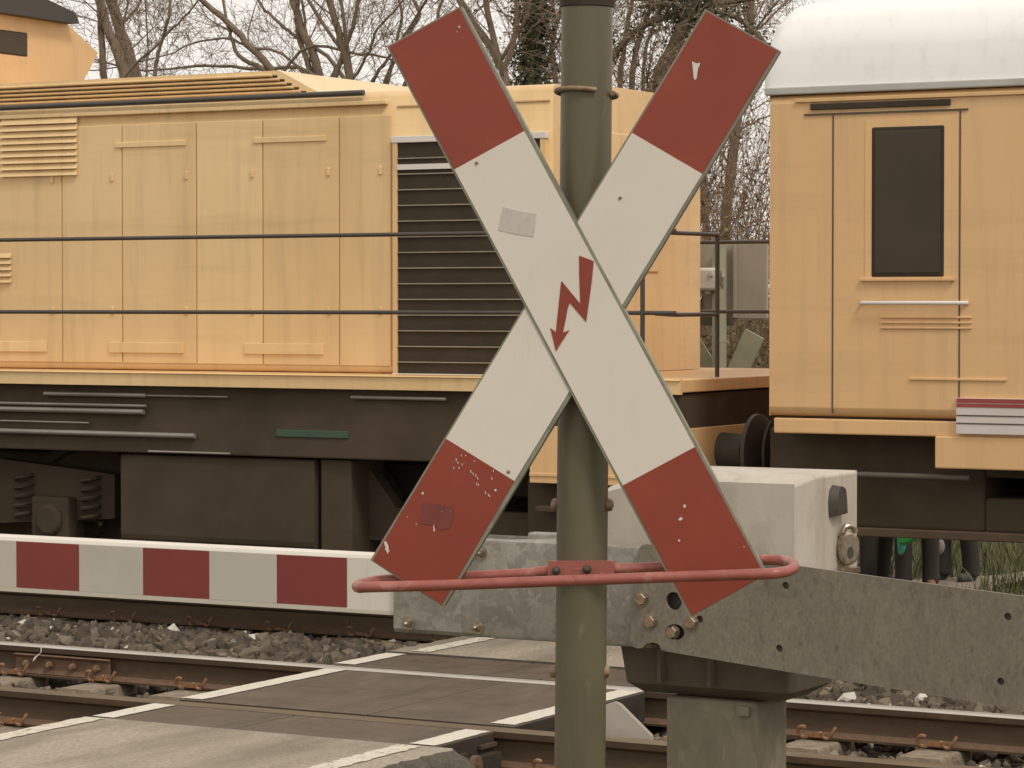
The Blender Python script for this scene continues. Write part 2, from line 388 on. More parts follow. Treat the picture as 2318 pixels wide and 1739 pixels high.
RX0, RX1 = -8.06, -6.27          # the foot and cycle path that crosses the tracks
def edge_noise(x): return .012 * sin(x * 37) + .008 * sin(x * 91 + 1) + .006 * sin(x * 173 + 2)
def slab(y0, y1, x0, x1, ztop, zbot, nseg=1, drop=0):
    """asphalt sheet with slightly ragged sides and rounded shoulders"""
    m = MB(); N = max(2, int((y1 - y0) / .05)) if nseg > 1 else 2
    rows = []; zt0 = ztop
    for i in range(N + 1):
        y = y0 + (y1 - y0) * i / N; ztop = zt0 - drop * i / N
        a, b = edge_noise(y), edge_noise(y * 1.3 + 4)
        rows.append([(x0 - .10 + a * 3, y, zbot), (x0 - .05 + a * 2.4, y, ztop - .035), (x0 + a, y, ztop), (x1 + b, y, ztop), (x1 + .05 + b * 2.2, y, ztop - .03), (x1 + .09 + b * 2.6, y, ztop - .085), (x1 + .11 + b * 3, y, zbot)])
    vs = [p for r in rows for p in r]; k = 7
    for i in range(N):
        for j in range(k - 1):
            m.add([vs[i * k + j], vs[(i + 1) * k + j], vs[(i + 1) * k + j + 1], vs[i * k + j + 1]], [(0, 1, 2, 3)], 0 if j == 2 else 1)
    for i in (0, N): m.add(rows[i], [tuple(range(k))], 1)
    return m
def merge(*ms):
    r = MB()
    for m in ms:
        o = len(r.v); r.v += m.v; r.f += [tuple(i + o for i in f) for f in m.f]; r.m += m.m
    return r
road = obj('path', merge(slab(-9.0, -.63, RX0 - .02, RX1 + .14, .003, -.5, 9), slab(2.16, 3.36, RX0 - .12, RX1 + .1, .003, -.5, 9),
                         slab(6.15, 7.7, RX0 - .12, RX1 + .1, .003, -.6, 9, .19)), ['asphalt', 'asphalt_edge'])
tag(road, kind='structure')
def ragged(x0, x1, y0, y1, z, amp=.008, step=.03):
    n = max(2, int((y1 - y0) / step)); m = MB()
    L = [(x0 + random.uniform(-amp, amp), y0 + (y1 - y0) * i / n, z) for i in range(n + 1)]
    R = [(x1 + random.uniform(-amp, amp), y0 + (y1 - y0) * i / n, z) for i in range(n + 1)]
    m.add(L + R, [(i, n + 1 + i, n + 2 + i, i + 1) for i in range(n)]); return m
for y0, y1 in ((-9, -.66), (2.2, 3.32)):
    obj('edge_line', ragged(RX0, RX0 + .115, y0, y1, .007), 'line', road)
    obj('edge_line', ragged(RX1 - .115, RX1, y0, y1, .007), 'line', road)

# rubber crossing panels, each with its painted end where it carries the edge line
def panel(y0, y1, x0, x1, label, zt=-.004, left=False, right=False):
    e = empty('rubber_paving_slab', ((x0 + x1) / 2, (y0 + y1) / 2, -.17), label, 'crossing slab', 'rubber slabs of the level crossing')
    sb = MB().box(x0 + .002, x1 - .002, y0, y1, -.15, zt); sb.m = [0 if all(abs(sb.v[i][2] - zt) < 1e-6 for i in f) else 1 for f in sb.f]
    obj('body', sb, ['panel', 'black_rubber'], e, bevel=.008)
    if left: obj('edge_line', ragged(x0 + .002, x0 + .125, y0 + .02, y1 - .02, zt + .004, .004, .04), 'line_panel', e)
    if right:
        obj('edge_line', ragged(x1 - .14, x1 - .012, y0 + .02, y1 - .02, zt + .004, .004, .04), 'line_panel', e)
    return e
xm = X_(1040, .75) if False else -7.12
rowsP = [(-.60, -.085, 'in front of the brown near rail', [RX0 - .02, -7.3, RX1 + .03]),
         (.095, 1.405, 'between the rails of the near track', [RX0 - .02, -7.02, RX1 + .03]),
         (1.575, 2.13, 'just behind the shiny rail', [RX0 - .1, -6.92, RX1 + .06])]
for y0, y1, t, xx in rowsP:
    panel(y0, y1, xx[0], xx[1], 'dark ribbed rubber panel with white left edge ' + t, left=True)
    p = panel(y0, y1, xx[1], xx[2], 'dark ribbed rubber panel with white right edge ' + t, right=True)
    if y0 < 0:       # open end: clamp bars and the round end of the tie rod
        x1 = xx[2]
        obj('clamp_bar', MB().box(x1 + .002, x1 + .02, y0 + .10, y0 + .24, -.075, -.06), 'rail_side', p); obj('clamp_bar', MB().box(x1 + .002, x1 + .02, y0 + .36, y0 + .50, -.062, -.045), 'rail_side', p)
        obj('end_block', MB().box(x1 + .002, x1 + .05, y0 + .05, y1 - .03, -.16, -.085), 'black_rubber', p)
        c = V((x1 + .052, y0 + .235, -.112))
        obj('rod_end', MB().tube([c, c + EX * .02, c + EX * .024], [.046, .046, .040], 24).cyl(c + EX * .02, c + EX * .034, .017, n=6), 'rail_foot', p, smooth=30)
for y0, y1, xx in ((3.4, 3.915, [RX0 - .1, RX1 + .06]), (4.095, 5.405, [RX0 - .1, RX1 + .06]), (5.575, 6.11, [RX0 - .1, RX1 + .06])):
    panel(y0, y1, xx[0], xx[1], 'dark ribbed rubber panel under the train, ' + {3.4: 'on its near side', 4.095: 'between its wheels', 5.575: 'on its far side'}[y0], left=True, right=True)

# rails
def rail(y, label, top, weld=None):
    prof = [(-.07, -.172), (.07, -.172), (.07, -.161), (.012, -.142), (.009, -.125), (.009, -.055), (.033, -.04), (.036, -.012), (.028, -.002), (.0, 0), (-.028, -.002), (-.036, -.012), (-.033, -.04), (-.009, -.055), (-.009, -.125), (-.012, -.142), (-.07, -.161)]
    k = len(prof); m = MB(); x0, x1 = -70, 60
    vs = [(x, y + a, b) for x in (x0, x1) for a, b in prof]
    for j in range(k):
        j2 = (j + 1) % k
        mi = 1 if j in (8, 9) else (2 if j in (1, 2, 15) else 0)
        if j in (7, 10): mi = 1
        m.add([vs[j], vs[j2], vs[k + j2], vs[k + j]], [(0, 1, 2, 3)], mi)
    m.add(vs[:k], [tuple(range(k))]); m.add(vs[k:], [tuple(range(k))])
    return tag(obj('rail', m, ['rail_side', top, 'rail_foot'], loc=(-6, y, -.172)), label, 'rail', 'rails of the two tracks')
r1 = rail(0, 'brown rusty rail nearest the camera, along the lower edge', 'rail_top_dull')
r2 = rail(1.5, 'rail with the bright shiny top beside the dark ballast strip', 'rail_top')
r3 = rail(4.0, 'dark rail under the near side of the yellow train', 'rail_top_dull')
r4 = rail(5.5, 'dark rail under the far side of the yellow train', 'rail_top_dull')
# joint bar with four bolts on the shiny rail, and a drip of white paint
a = P(32, 1485, 1.44).x; b = P(246, 1500, 1.44).x
mb = MB().prism([(a, 1.455, -.048), (a, 1.455, -.15), (a, 1.435, -.155), (a, 1.46, -.125), (a, 1.46, -.075), (a, 1.43, -.053)], (b - a, 0, 0))
fp = obj('joint_bar', mb, 'rail_foot', r2, bevel=.003)
for i in range(4):
    x = a + (b - a) * (.13 + .247 * i)
    obj('bolt', MB().cyl((x, 1.46, -.1), (x, 1.43, -.1), .019, n=6).cyl((x, 1.43, -.1), (x, 1.418, -.1), .012, n=10), 'rustbolt', fp)
x = P(92, 1470, 1.462).x
obj('paint_mark', MB().prism([(x, 1.4625, -.008), (x + .008, 1.4625, -.008), (x + .008, 1.4625, -.036), (x + .014, 1.4225, -.052), (x - .006, 1.4205, -.074), (x - .022, 1.4195, -.086), (x - .014, 1.4215, -.064), (x + .001, 1.4625, -.04)], (0, -.002, 0)), 'chip', r2)
# bolt hole ring and rolled-in maker's plate on the web of the rail under the train
c = P(714, 1405, 3.989)
obj('bolt_hole', MB().tube([c + EX * .016 * cos(t * pi / 8) + EZ * .016 * sin(t * pi / 8) for t in range(16)], .0025, 6, closed=True), 'rail_foot', r3)
c = P(787, 1408, 3.989); m = MB()
for i in range(7):
    w = random.uniform(.004, .012); m.box(c.x - .036 + i * .011, c.x - .036 + i * .011 + w * .7, 3.985, 3.9905, c.z - .016 + .004 * random.random(), c.z + .014)
obj('raised_marks', m, 'rail_foot', r3)

# sleepers with spring clips
def clip_mb(x, y, s):
    """two open spring loops beside one rail foot; s = side (+1 / -1)"""
    m = MB(); z = -.150
    for q in (-1, 1):
        pts = []
        for i in range(11):
            t = (.30 * pi + 1.35 * pi * i / 10) if q < 0 else (.95 * pi + 1.0 * pi * i / 10)
            pts.append((x + q * .058 + .027 * cos(t), y + s * (.115 + .012 * sin(t)), z + .016 + .027 * sin(t)))
        if q > 0: pts.append((x + q * .058 + .044, y + s * .10, z + .046))
        m.tube(pts, .0085, 6)
    m.box(x - .045, x + .045, y + s * .075 - .012, y + s * .075 + .012, z - .012, z + .008)
    return m
def sleeper(x, yc, kind, label, group):
    e = empty('sleeper', (x, yc, -.40), label, 'sleeper', group)
    m = MB(); zt = -.178
    if kind == 'tan':
        for s0, s1 in ((yc - 1.25, yc - .42), (yc + .42, yc + 1.25)):
            m.prism([(x - .15, s0, -.40), (x + .15, s0, -.40), (x + .105, s0, zt), (x - .105, s0, zt)], (0, s1 - s0, 0))
        m.box(x - .11, x + .11, yc - .43, yc + .43, -.38, zt - .035)
        obj('body', m, 'sleeper', e, bevel=.012)
    else:
        m.box(x - .13, x + .13, yc - 1.25, yc + 1.25, -.36, zt); obj('body', m, 'sleeper_wood', e, bevel=.01)
    for y in (yc - .75, yc + .75):
        for s in (-1, 1): obj('rail_clip', clip_mb(x, y, s), 'clip' if kind == 'tan' else 'clip_shaded', e, smooth=50)
    return e
xa = P(222, 1550, 1.38).x
near = sleeper(xa, .75, 'tan', 'tan concrete sleeper with spring clips under the near track, left of the path', 'sleepers of the near track')
lb = {0: 'tan concrete sleeper with spring clips under the near track, left of the path', 1: 'tan concrete sleeper with spring clips under the near track, right of the path'}
for i in range(-8, 18):
    x = xa + .6 * i
    if i == 0 or RX0 - .28 < x < RX1 + .25: continue
    c = copy_tree(near); c.location.x = x
    c['label'] = lb[0 if x < RX0 else 1]
xb = P(590, 1440, 3.7).x
far = sleeper(xb, 4.75, 'wood', 'brown weathered sleeper under the yellow train, left of the path', 'sleepers of the far track')
lb = {0: far['label'], 1: 'brown weathered sleeper under the yellow train, right of the path'}
dx = P(410, 1425, 3.7).x - xb
for i in range(-22, 9):
    x = xb - dx * i
    if i == 0 or RX0 - .3 < x < RX1 + .25: continue
    c = copy_tree(far); c.location.x = x; c['label'] = lb[0 if x < RX0 else 1]

# pale sheet deflector standing in front of the open panel end between the rails
q = [P(1376, 1594, .42), P(1398, 1586, .42), P(1411, 1591, .42), P(1462, 1668, .30), P(1462, 1690, .28), P(1340, 1690, .30), P(1330, 1600, .42)]
pl = [V((p.x, .34 + .25 * (p.z + .05), p.z)) for p in q]
tag(obj('deflector_plate', MB().prism(pl, (.004, .022, 0)), 'deflector', loc=pl[4], bevel=.004), 'pale triangular sheet plate standing between the near rails right of the pole', 'deflector plate')

# ballast: base bed plus loose stones
def bz(x, y):
    pr = [(-2.2, -.5), (-1.6, -.34), (-.7, -.235), (.0, -.225), (.75, -.215), (1.5, -.225), (2.2, -.175), (3.1, -.165), (3.6, -.185), (4.0, -.20), (5.5, -.20), (6.6, -.2), (7.6, -.45), (8.2, -.55)]
    return lerp_prof(y, pr)
m = MB(); gx = np.arange(-34, 16.01, .25); gy = np.arange(-2.2, 8.21, .2)
vs = [(x, y, bz(x, y) - .03 + random.uniform(-.015, .015)) for x in gx for y in gy]; ny = len(gy)
fs = []
for i in range(len(gx) - 1):
    for j in range(ny - 1):
        if RX0 - .05 < gx[i] + .125 < RX1 - .2 : continue
        fs.append((i * ny + j, (i + 1) * ny + j, (i + 1) * ny + j + 1, i * ny + j + 1))
base_v = np.array(vs); base_f = fs
ico_v = np.array([(0, 0, 1)] + [(.894 * cos(2 * pi * i / 5), .894 * sin(2 * pi * i / 5), .447) for i in range(5)] + [(.894 * cos(2 * pi * i / 5 + pi / 5), .894 * sin(2 * pi * i / 5 + pi / 5), -.447) for i in range(5)] + [(0, 0, -1)])
ico_f = np.array([(0, 1 + i, 1 + (i + 1) % 5) for i in range(5)] + [(1 + i, 6 + i, 1 + (i + 1) % 5) for i in range(5)] + [(1 + (i + 1) % 5, 6 + i, 6 + (i + 1) % 5) for i in range(5)] + [(6 + i, 11, 6 + (i + 1) % 5) for i in range(5)])
def in_rail(y): return any(abs(y - r) < .075 for r in (0, 1.5, 4.0, 5.5))
pts = []
def scatter(n, x0, x1, y0, y1, s0, s1, lift=.02, force=False):
    X = rng.uniform(x0, x1, n); Y = rng.uniform(y0, y1, n); Q = rng.lognormal(0, .28, n) * (s0 + s1) / 2
    for x, y, s in zip(X, Y, np.clip(Q, s0, s1)):
        if in_rail(y): continue
        if not force and RX0 - .06 < x < RX1 + .02 and y < 3.4: continue
        z = bz(x, y)
        if not (1.58 < y < 3.3):
            k = ((x - xa + .3) % .6) - .3 if y < 2.1 else ((x - xb + abs(dx) / 2) % abs(dx)) - abs(dx) / 2
            if abs(k) < (.10 if y < 2.1 else .15) and (y < 2.0 or y > 3.46): continue
        pts.append((x, y, z + rng.uniform(-.03, lift), s))
scatter(9500, -14.2, RX0 - .05, 1.6, 3.5, .02, .062, .03)
scatter(3600, -14, RX0, 3.4, 4.0, .016, .036, .0)
scatter(7000, -13.5, RX0, -1.2, 1.45, .018, .042, 0)
scatter(5500, RX1, .6, 1.6, 3.5, .022, .062, .03)
scatter(7000, RX1 + .05, .6, -.9, 1.45, .018, .044, 0)
scatter(3000, RX1, 1.5, 3.4, 6.2, .02, .045, 0)
scatter(260, RX0 - .25, RX0 - .02, 1.6, 3.4, .012, .03, .05)
pts = np.array(pts); N = len(pts)
sv = np.repeat(ico_v[None], N, 0) * rng.uniform(.62, 1.18, (N, 12, 1))
sv *= rng.uniform(.55, 1.25, (N, 1, 3))
ax = rng.normal(size=(N, 4)); ax /= np.linalg.norm(ax, axis=1)[:, None]
w, x_, y_, z_ = ax.T
R = np.stack([np.stack([1 - 2 * (y_**2 + z_**2), 2 * (x_*y_ - z_*w), 2 * (x_*z_ + y_*w)], -1), np.stack([2 * (x_*y_ + z_*w), 1 - 2 * (x_**2 + z_**2), 2 * (y_*z_ - x_*w)], -1), np.stack([2 * (x_*z_ - y_*w), 2 * (y_*z_ + x_*w), 1 - 2 * (x_**2 + y_**2)], -1)], 1)
sv = np.einsum('nij,nkj->nki', R, sv) * pts[:, None, 3:4] + pts[:, None, :3]
allv = np.concatenate([base_v, sv.reshape(-1, 3)])
allf = base_f + [tuple(f) for f in (ico_f[None] + (np.arange(N) * 12)[:, None, None] + len(base_v)).reshape(-1, 3).tolist()]
me = bpy.data.meshes.new('ballast'); me.from_pydata(allv.tolist(), [], allf); me.materials.append(K['stone'])
tone = np.concatenate([np.full(len(base_v), .05), np.repeat(np.clip(rng.beta(1.5, 2.1, N) * .95 + (rng.random(N) < .03) * .6, 0, 1), 12)])
at = me.attributes.new('stone_tone', 'FLOAT', 'POINT'); at.data.foreach_set('value', tone.astype(np.float32))
o = bpy.data.objects.new('ballast', me); COL.objects.link(o); tag(o, 'dark grey and brown crushed stone between and beside the rails', 'ballast', kind='stuff')
# ================================================================== BARRIER
YB = -3.61                                    # front of the boom
bz0 = Z_(870, 1387, YB); bz1 = Z_(870, 1256, YB)
bar = empty('crossing_barrier', (P(1612, 1600, YB + .25).x, YB + .25, -.25), 'closed level crossing barrier with red and white boom, galvanised arms and pale drive box', 'barrier')
xr = X_(905, YB); xl = xr - 6.2
prof = [(.0, bz0 + .004), (.0, bz1 - .014), (.006, bz1 - .004), (.018, bz1), (.062, bz1), (.074, bz1 - .006), (.08, bz1 - .016), (.08, bz0 + .004), (.07, bz0 - .004), (.01, bz0 - .004)]
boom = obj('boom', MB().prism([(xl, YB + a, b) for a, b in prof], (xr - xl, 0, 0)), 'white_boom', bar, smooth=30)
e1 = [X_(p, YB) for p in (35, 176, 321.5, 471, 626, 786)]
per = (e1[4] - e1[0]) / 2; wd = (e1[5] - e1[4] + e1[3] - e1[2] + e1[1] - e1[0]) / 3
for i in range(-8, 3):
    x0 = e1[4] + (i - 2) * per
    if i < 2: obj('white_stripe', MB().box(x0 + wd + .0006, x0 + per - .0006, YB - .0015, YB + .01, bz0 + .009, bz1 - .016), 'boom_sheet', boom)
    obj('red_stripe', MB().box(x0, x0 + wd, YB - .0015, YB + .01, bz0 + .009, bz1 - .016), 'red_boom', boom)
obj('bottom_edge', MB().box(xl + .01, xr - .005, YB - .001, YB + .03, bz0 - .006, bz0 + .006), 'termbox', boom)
# near side arm: flat galvanised plate with rolled top and bottom flanges
ya = YB - .012
def pz(px, py, y): p = P(px, py, y); return p
x0, x1 = X_(890, ya), X_(1470, ya)
zt = Z_(1180, 1226, ya); zb = Z_(1000, 1438, ya)
t = .006
pa = [(ya, zb + .012), (ya, zt - .012), (ya + .004, zt - .003), (ya + .014, zt), (ya + .05, zt), (ya + .05, zt - t), (ya + .016, zt - t), (ya + t, zt - .014), (ya + t, zb + .014), (ya + .016, zb + t), (ya + .05, zb + t), (ya + .05, zb), (ya + .014, zb), (ya + .004, zb + .003)]
xcut = X_(1085, ya)
def arm_mesh(yoff):
    m = MB()
    # left of xcut the top flange is sheared away, the web keeps its height
    m.prism([(x0 + .0, ya + yoff, zb + .012), (x0, ya + yoff, zt - .012), (xcut, ya + yoff, zt - .012), (xcut, ya + yoff, zb + .012)], (0, t, 0))
    m.prism([(xcut, y + yoff, z) for y, z in pa], (x1 - xcut, 0, 0))
    m.prism([(x0, ya + yoff + .0, zb + .012), (x0, ya + yoff + t, zb + .012), (x0, ya + yoff + .05, zb + .004), (x0, ya + yoff + .05, zb - .002), (x0, ya + yoff + .008, zb)], (xcut - x0, 0, 0))
    return m
arm = obj('side_arm', arm_mesh(0), 'galv', bar, smooth=30)
obj('side_arm', arm_mesh(.30), 'galv', bar, smooth=30)
ga, gb = V((X_(1100, ya), ya + .05, zt - .004)), V((X_(1300, ya), ya + .28, zt - .004))
obj('cross_strut', MB().prism([ga + V((0, 0, 0)), ga + V((.16, 0, 0)), gb + V((.10, 0, 0)), gb - V((.08, 0, 0))], (0, 0, -.006)).box(X_(1130, ya), X_(1330, ya), ya + .20, ya + .225, zt - .05, zt - .012), 'galv', bar)
def dome_bolt(px, py, y, parent, r=.021):
    c = P(px, py, y)
    b = obj('bolt', MB().cyl(c + EY * .004, c - EY * .004, r, n=24).cyl(c - EY * .004, c - EY * .016, r * .62, n=6).tube([c - EY * .016, c - EY * .019, c - EY * .026, c - EY * .029], [r * .45, r * .42, r * .30, r * .12], 12), 'steel', parent, smooth=35)
    return b
for q in ((926, 1411), (1082, 1420), (1089, 1252)): dome_bolt(*q, ya, arm)
# counterweight lever: big dull plate sloping down to the right
yl = ya - .014
out = [(1444, 1250), (1447, 1241), (1453, 1235), (1464, 1232), (1500, 1237), (1650, 1257), (1800, 1281), (2060, 1316), (2318, 1350), (2700, 1400), (2700, 1678), (2318, 1607), (2000, 1556), (1800, 1524), (1650, 1499), (1503, 1474), (1497, 1471), (1494, 1463), (1489, 1457), (1478, 1455), (1465, 1456), (1459, 1461), (1454, 1467), (1443, 1468), (1431, 1464), (1426, 1456), (1426, 1445), (1432, 1380), (1440, 1300)]
out = [P(a, b, yl) for a, b in out]
def hole(px, py, r, ea=1.0):
    return circ(P(px, py, yl), r, EX, EZ, 22, ea)
hs = [hole(1525, 1361, .0265), hole(1528, 1431, .023, 1.3), hole(1584, 1402, .0105), hole(1778, 1326, .0105), hole(1764, 1468, .0105), hole(2281, 1396, .0105), hole(2265, 1543, .0105)]
lever = obj('counterweight_lever', MB().prism(out, (0, .012, 0), hs), 'galv_dull', bar, bevel=.0015, seg=1)
def hex_bolt(px, py, y, parent, r=.0185):
    c = P(px, py, y)
    m = MB().cyl(c + EY * .003, c - EY * .003, r * 1.12, n=22)
    a0 = .3
    vs = [[c - EY * d + EX * (rr * cos(a0 + pi / 3 * i)) + EZ * (rr * sin(a0 + pi / 3 * i)) for i in range(6)] for d, rr in ((.003, r), (.015, r), (.0185, r * .86))]
    m.add(sum(vs, []), [(k * 6 + i, k * 6 + (i + 1) % 6, (k + 1) * 6 + (i + 1) % 6, (k + 1) * 6 + i) for k in range(2) for i in range(6)])
    m.add(vs[2], [tuple(range(6))], 1)
    return obj('bolt', m, ['steel', 'rustbolt'], parent, smooth=25)
for q in ((1454, 1356), (1474, 1407), (1567, 1410)): hex_bolt(*q, yl, lever)
hex_bolt(1524, 1431, yl + .016, lever)
c = P(1525, 1361, ya + .02); obj('pivot_pin', MB().cyl(c + EY * .0, c + EY * .03, .03, n=20), 'dark_iron', lever)
c = P(1528, 1431, ya + .02); obj('pivot_pin', MB().cyl(c + EY * .004, c + EY * .03, .034, n=20), 'dark_iron', lever)
for q in ((1584, 1402), (1778, 1326), (1764, 1468), (2281, 1396), (2265, 1543)):
    c = P(*q, yl + .009); obj('hole_shade_disc', MB().cyl(c, c + EY * .003, .0112, n=18), 'dark_iron', lever)  # dark discs paint the shade inside the small lever holes

# drive housing
yf = -3.50
def hp(px, py): p = P(px, py, yf); return p
xL, xR = X_(1366, yf), X_(1832, yf)
zT = Z_(1700, 1070, yf + .1); zE = Z_(1720, 1094, yf); zB = Z_(1600, 1545, yf)
d1 = .36
def ring(ix0, ix1, iy0, iy1, ch, z):
    a, b, c_, d = xL + ix0, xR - ix1, yf + iy0, yf + d1 - iy1
    return [V(p) for p in ((a + ch, c_, z), (b - ch, c_, z), (b, c_ + ch, z), (b, d - .02, z), (b - .02, d, z), (a + .02, d, z), (a, d - .02, z), (a, c_ + ch, z))]
zS = Z_(1372, 1116, yf)
rings = [ring(.02, .0, .0, .0, .045, Z_(1600, 1400, yf)), ring(.0, .0, .0, .0, .045, Z_(1600, 1300, yf))]
top = []
body = MB()
# left end slopes: build the body as front outline swept backwards with chamfered corners
zM = Z_(1600, 1420, yf)
A0 = [(xL + .005, zM), (xL, zS), (X_(1476, yf), zE + .0), (xR - .045, zE), (xR - .045, zM)]
A1 = [(xL - .0, zM), (xL - .012, zS + .012), (X_(1478, yf) - .03, zT), (xR, zT), (xR, zM)]
def fr(o, y): return [V((x, y, z)) for x, z in o]
F, G, H = fr(A0, yf), fr(A1, yf + .05), fr(A1, yf + d1)
k = 5
body.add(F, [tuple(range(k))]); body.add(H, [tuple(reversed(range(k)))])
for a_, b_ in ((F, G), (G, H)):
    body.add(a_ + b_, [(i, (i + 1) % k, k + (i + 1) % k, k + i) for i in range(k)])
hz = obj('drive_housing', body, 'housing', bar, bevel=.010, seg=3, smooth=40)
# vent hood on the right-hand end
xe = xR
def ep(px, py, dx=0): p = PXP(px, py, xe + dx); return p
o1 = [ep(*q) for q in ((1876, 1172), (1874, 1140), (1877, 1110), (1884, 1098), (1893, 1099), (1900, 1106), (1903, 1130), (1905, 1164))]
vent = MB(); n8 = len(o1)
o2 = [p + EX * .026 for p in o1]; cc = sum(o1, V()) / n8
o2 = [V((p.x, cc.y + (p.y - cc.y) * .72, cc.z + (p.z - cc.z) * .9)) for p in o2]
vent.add(o1 + o2, [(i, (i + 1) % n8, n8 + (i + 1) % n8, n8 + i) for i in range(n8)]); vent.add(o2, [tuple(range(n8))])
obj('vent_hood', vent, 'dark_iron', hz, smooth=50)
# lock: bracket, ring, disc with a slot, hinge lugs
cl = PXP(1921, 1241, xe + .03); b0 = PXP(1905, 1250, xe)
lk = MB()
lk.box(xe - .002, xe + .006, b0.y - .025, b0.y + .045, b0.z - .06, b0.z + .05)
lock = obj('lock', lk, 'steel', hz, bevel=.003)
dv = (CAM - cl).normalized(); dv = (EX * .75 - EY * .65).normalized(); dr = dv.cross(EZ) * -1
def disc(c, r, th, n=24, ez=1.5): return [c + dr * (r * cos(2 * pi * i / n)) + EZ * (r * ez * sin(2 * pi * i / n)) for i in range(n)]
rm = MB(); A_ = disc(cl - dv * .012, .034, 0); B_ = disc(cl + dv * .004, .034, 0); C_ = disc(cl + dv * .012, .028, 0)
nn = 24
rm.add(A_ + B_ + C_, [(k_ * nn + i, k_ * nn + (i + 1) % nn, (k_ + 1) * nn + (i + 1) % nn, (k_ + 1) * nn + i) for k_ in range(2) for i in range(nn)])
rm.add(C_, [tuple(range(nn))]); rm.add(A_, [tuple(reversed(range(nn)))])
obj('disc', rm, 'steel', lock, smooth=40)
obj('keyhole', MB().add([p + dv * .0135 for p in disc(cl - EZ * .012, .010, 0, 14, 1.8)], [tuple(range(14))]), 'dark_iron', lock)
obj('shackle', MB().tube(smooth_path([cl + dv * .0 + EZ * .045 - dr * .02, cl + EZ * .062 - dr * .01, cl + EZ * .062 + dr * .012, cl + EZ * .045 + dr * .022], 4), .009, 8), 'steel', lock, smooth=40)
obj('lug', MB().box(cl.x - .02, cl.x + .025, cl.y - .03, cl.y + .03, cl.z - .072, cl.z - .056), 'steel', lock, smooth=40)
# base casting under the housing, shade partly put into its dark colour, and the galvanised post
zc0, zc1 = Z_(1600, 1588, yf), Z_(1600, 1440, yf)
bc = MB()
for z, i in ((zc1, 0), (Z_(1600, 1562, yf), .022), (zc0, .06)):
    pass
def rg(i, z): return [V((X_(1400, yf) + i * .6, yf + i, z)), V((X_(1795, yf) - i, yf + i, z)), V((X_(1795, yf) + .01 - i, yf + .04 + i, z)), V((X_(1795, yf) + .01 - i, yf + d1 - i, z)), V((X_(1400, yf) + i * .6, yf + d1 - i, z))]
rr_ = [rg(0, zM - .002), rg(.004, Z_(1600, 1470, yf)), rg(.024, Z_(1600, 1560, yf)), rg(.075, zc0 + .004)]
for a_, b_ in zip(rr_, rr_[1:]): bc.add(a_ + b_, [(i, (i + 1) % 5, 5 + (i + 1) % 5, 5 + i) for i in range(5)])
bc.add(rr_[0], [tuple(range(5))]); bc.add(rr_[-1], [tuple(reversed(range(5)))])
bcast = obj('base_casting', bc, 'base_cast', bar, bevel=.008)
for px in (1492, 1605): obj('rib', MB().box(X_(px, yf), X_(px, yf) + .012, yf - .010, yf + .05, Z_(1600, 1552, yf), zM - .01), 'base_cast', bcast)
yp = yf + .045
x0p, x1p = X_(1508, yp), X_(1716, yp)
obj('post', MB().box(x0p, x1p, yp, yp + .22, -.3, zc0), 'galv_post', bar, bevel=.012, seg=3)
obj('post_flange', MB().box(x0p - .05, x1p + .05, yp - .05, yp + .27, -.3, -.26), 'galv_post', bar, bevel=.004)
obj('cover_tab', MB().box(X_(1672, yp) , X_(1700, yp), yp - .014, yp, Z_(1690, 1622, yp), Z_(1690, 1600, yp)), 'galv_post', bar, bevel=.004)
obj('foundation', MB().box(x0p - .16, x1p + .16, yp - .16, yp + .38, -.6, -.3), 'sleeper', bar)

# ================================================================== CROSSBUCK SIGN
YAW = radians(18)
A = V((cos(YAW), sin(YAW), 0)); NN = V((sin(YAW), -cos(YAW), 0))
C0 = PZ(1298, 692, 5.7)
def S2(px, py, n=0.0): return PP(px, py, C0 + NN * n, NN)
ptop = S2(1329, 30, -.085); pbot = S2(1313, 1700, -.085)
lean = (ptop - pbot) / (ptop.z - pbot.z)
def pole_at(z): return pbot + lean * (z - pbot.z)
R0 = .0515
sign = empty('crossbuck_sign', pole_at(-.25), 'tall red and white railway crossbuck sign with lightning arrow on a grey green pole', 'railway sign', rz=0)
post = obj('post', MB().tube([pole_at(z) for z in (-.25, 1.0, 2.0, pole_at(0).z + S2(1329, 8).z)], R0, 40), 'pole', sign, smooth=40)
zt_ = S2(1329, 10, -.085).z
m = MB(); 
m.tube([pole_at(zt_ - .006), pole_at(zt_ + .012), pole_at(zt_ + .05), pole_at(zt_ + .30)], [.0535, .059, .066, .066], 32)
obj('collar', m, 'dark_iron', post, smooth=40)
c = pole_at(zt_ + .62); head = obj('signal_head', MB().prism([c + A * a + EZ * b - NN * .09 for a, b in ((-.19, -.38), (.19, -.38), (.19, .38), (-.19, .38))], NN * .16), 'dark_iron', sign, bevel=.02)
for dz in (.18, -.16):
    cc = c + EZ * dz + NN * .07
    obj('lamp', MB().tube([cc, cc + NN * .012], [.105, .105], 28), 'glass', head, smooth=40)
    obj('visor', MB().tube([cc + A * .115 * cos(t * pi / 12 - .2) + EZ * .115 * sin(t * pi / 12 - .2) + NN * .09 for t in range(15)], .008, 6), 'dark_iron', head)
# bolts sticking out of the pole
for px, py, s in ((1379, 1143, 1), (1257, 1143, -1), (1372, 1520, 1), (1254, 1520, -1)):
    b = S2(px, py, -.085); d = A * s
    obj('bolt', MB().tube([b - d * .02, b + d * .001, b + d * .006, b + d * .009], [.009, .0135, .011, .004], 10), 'rustbolt', post, smooth=40)
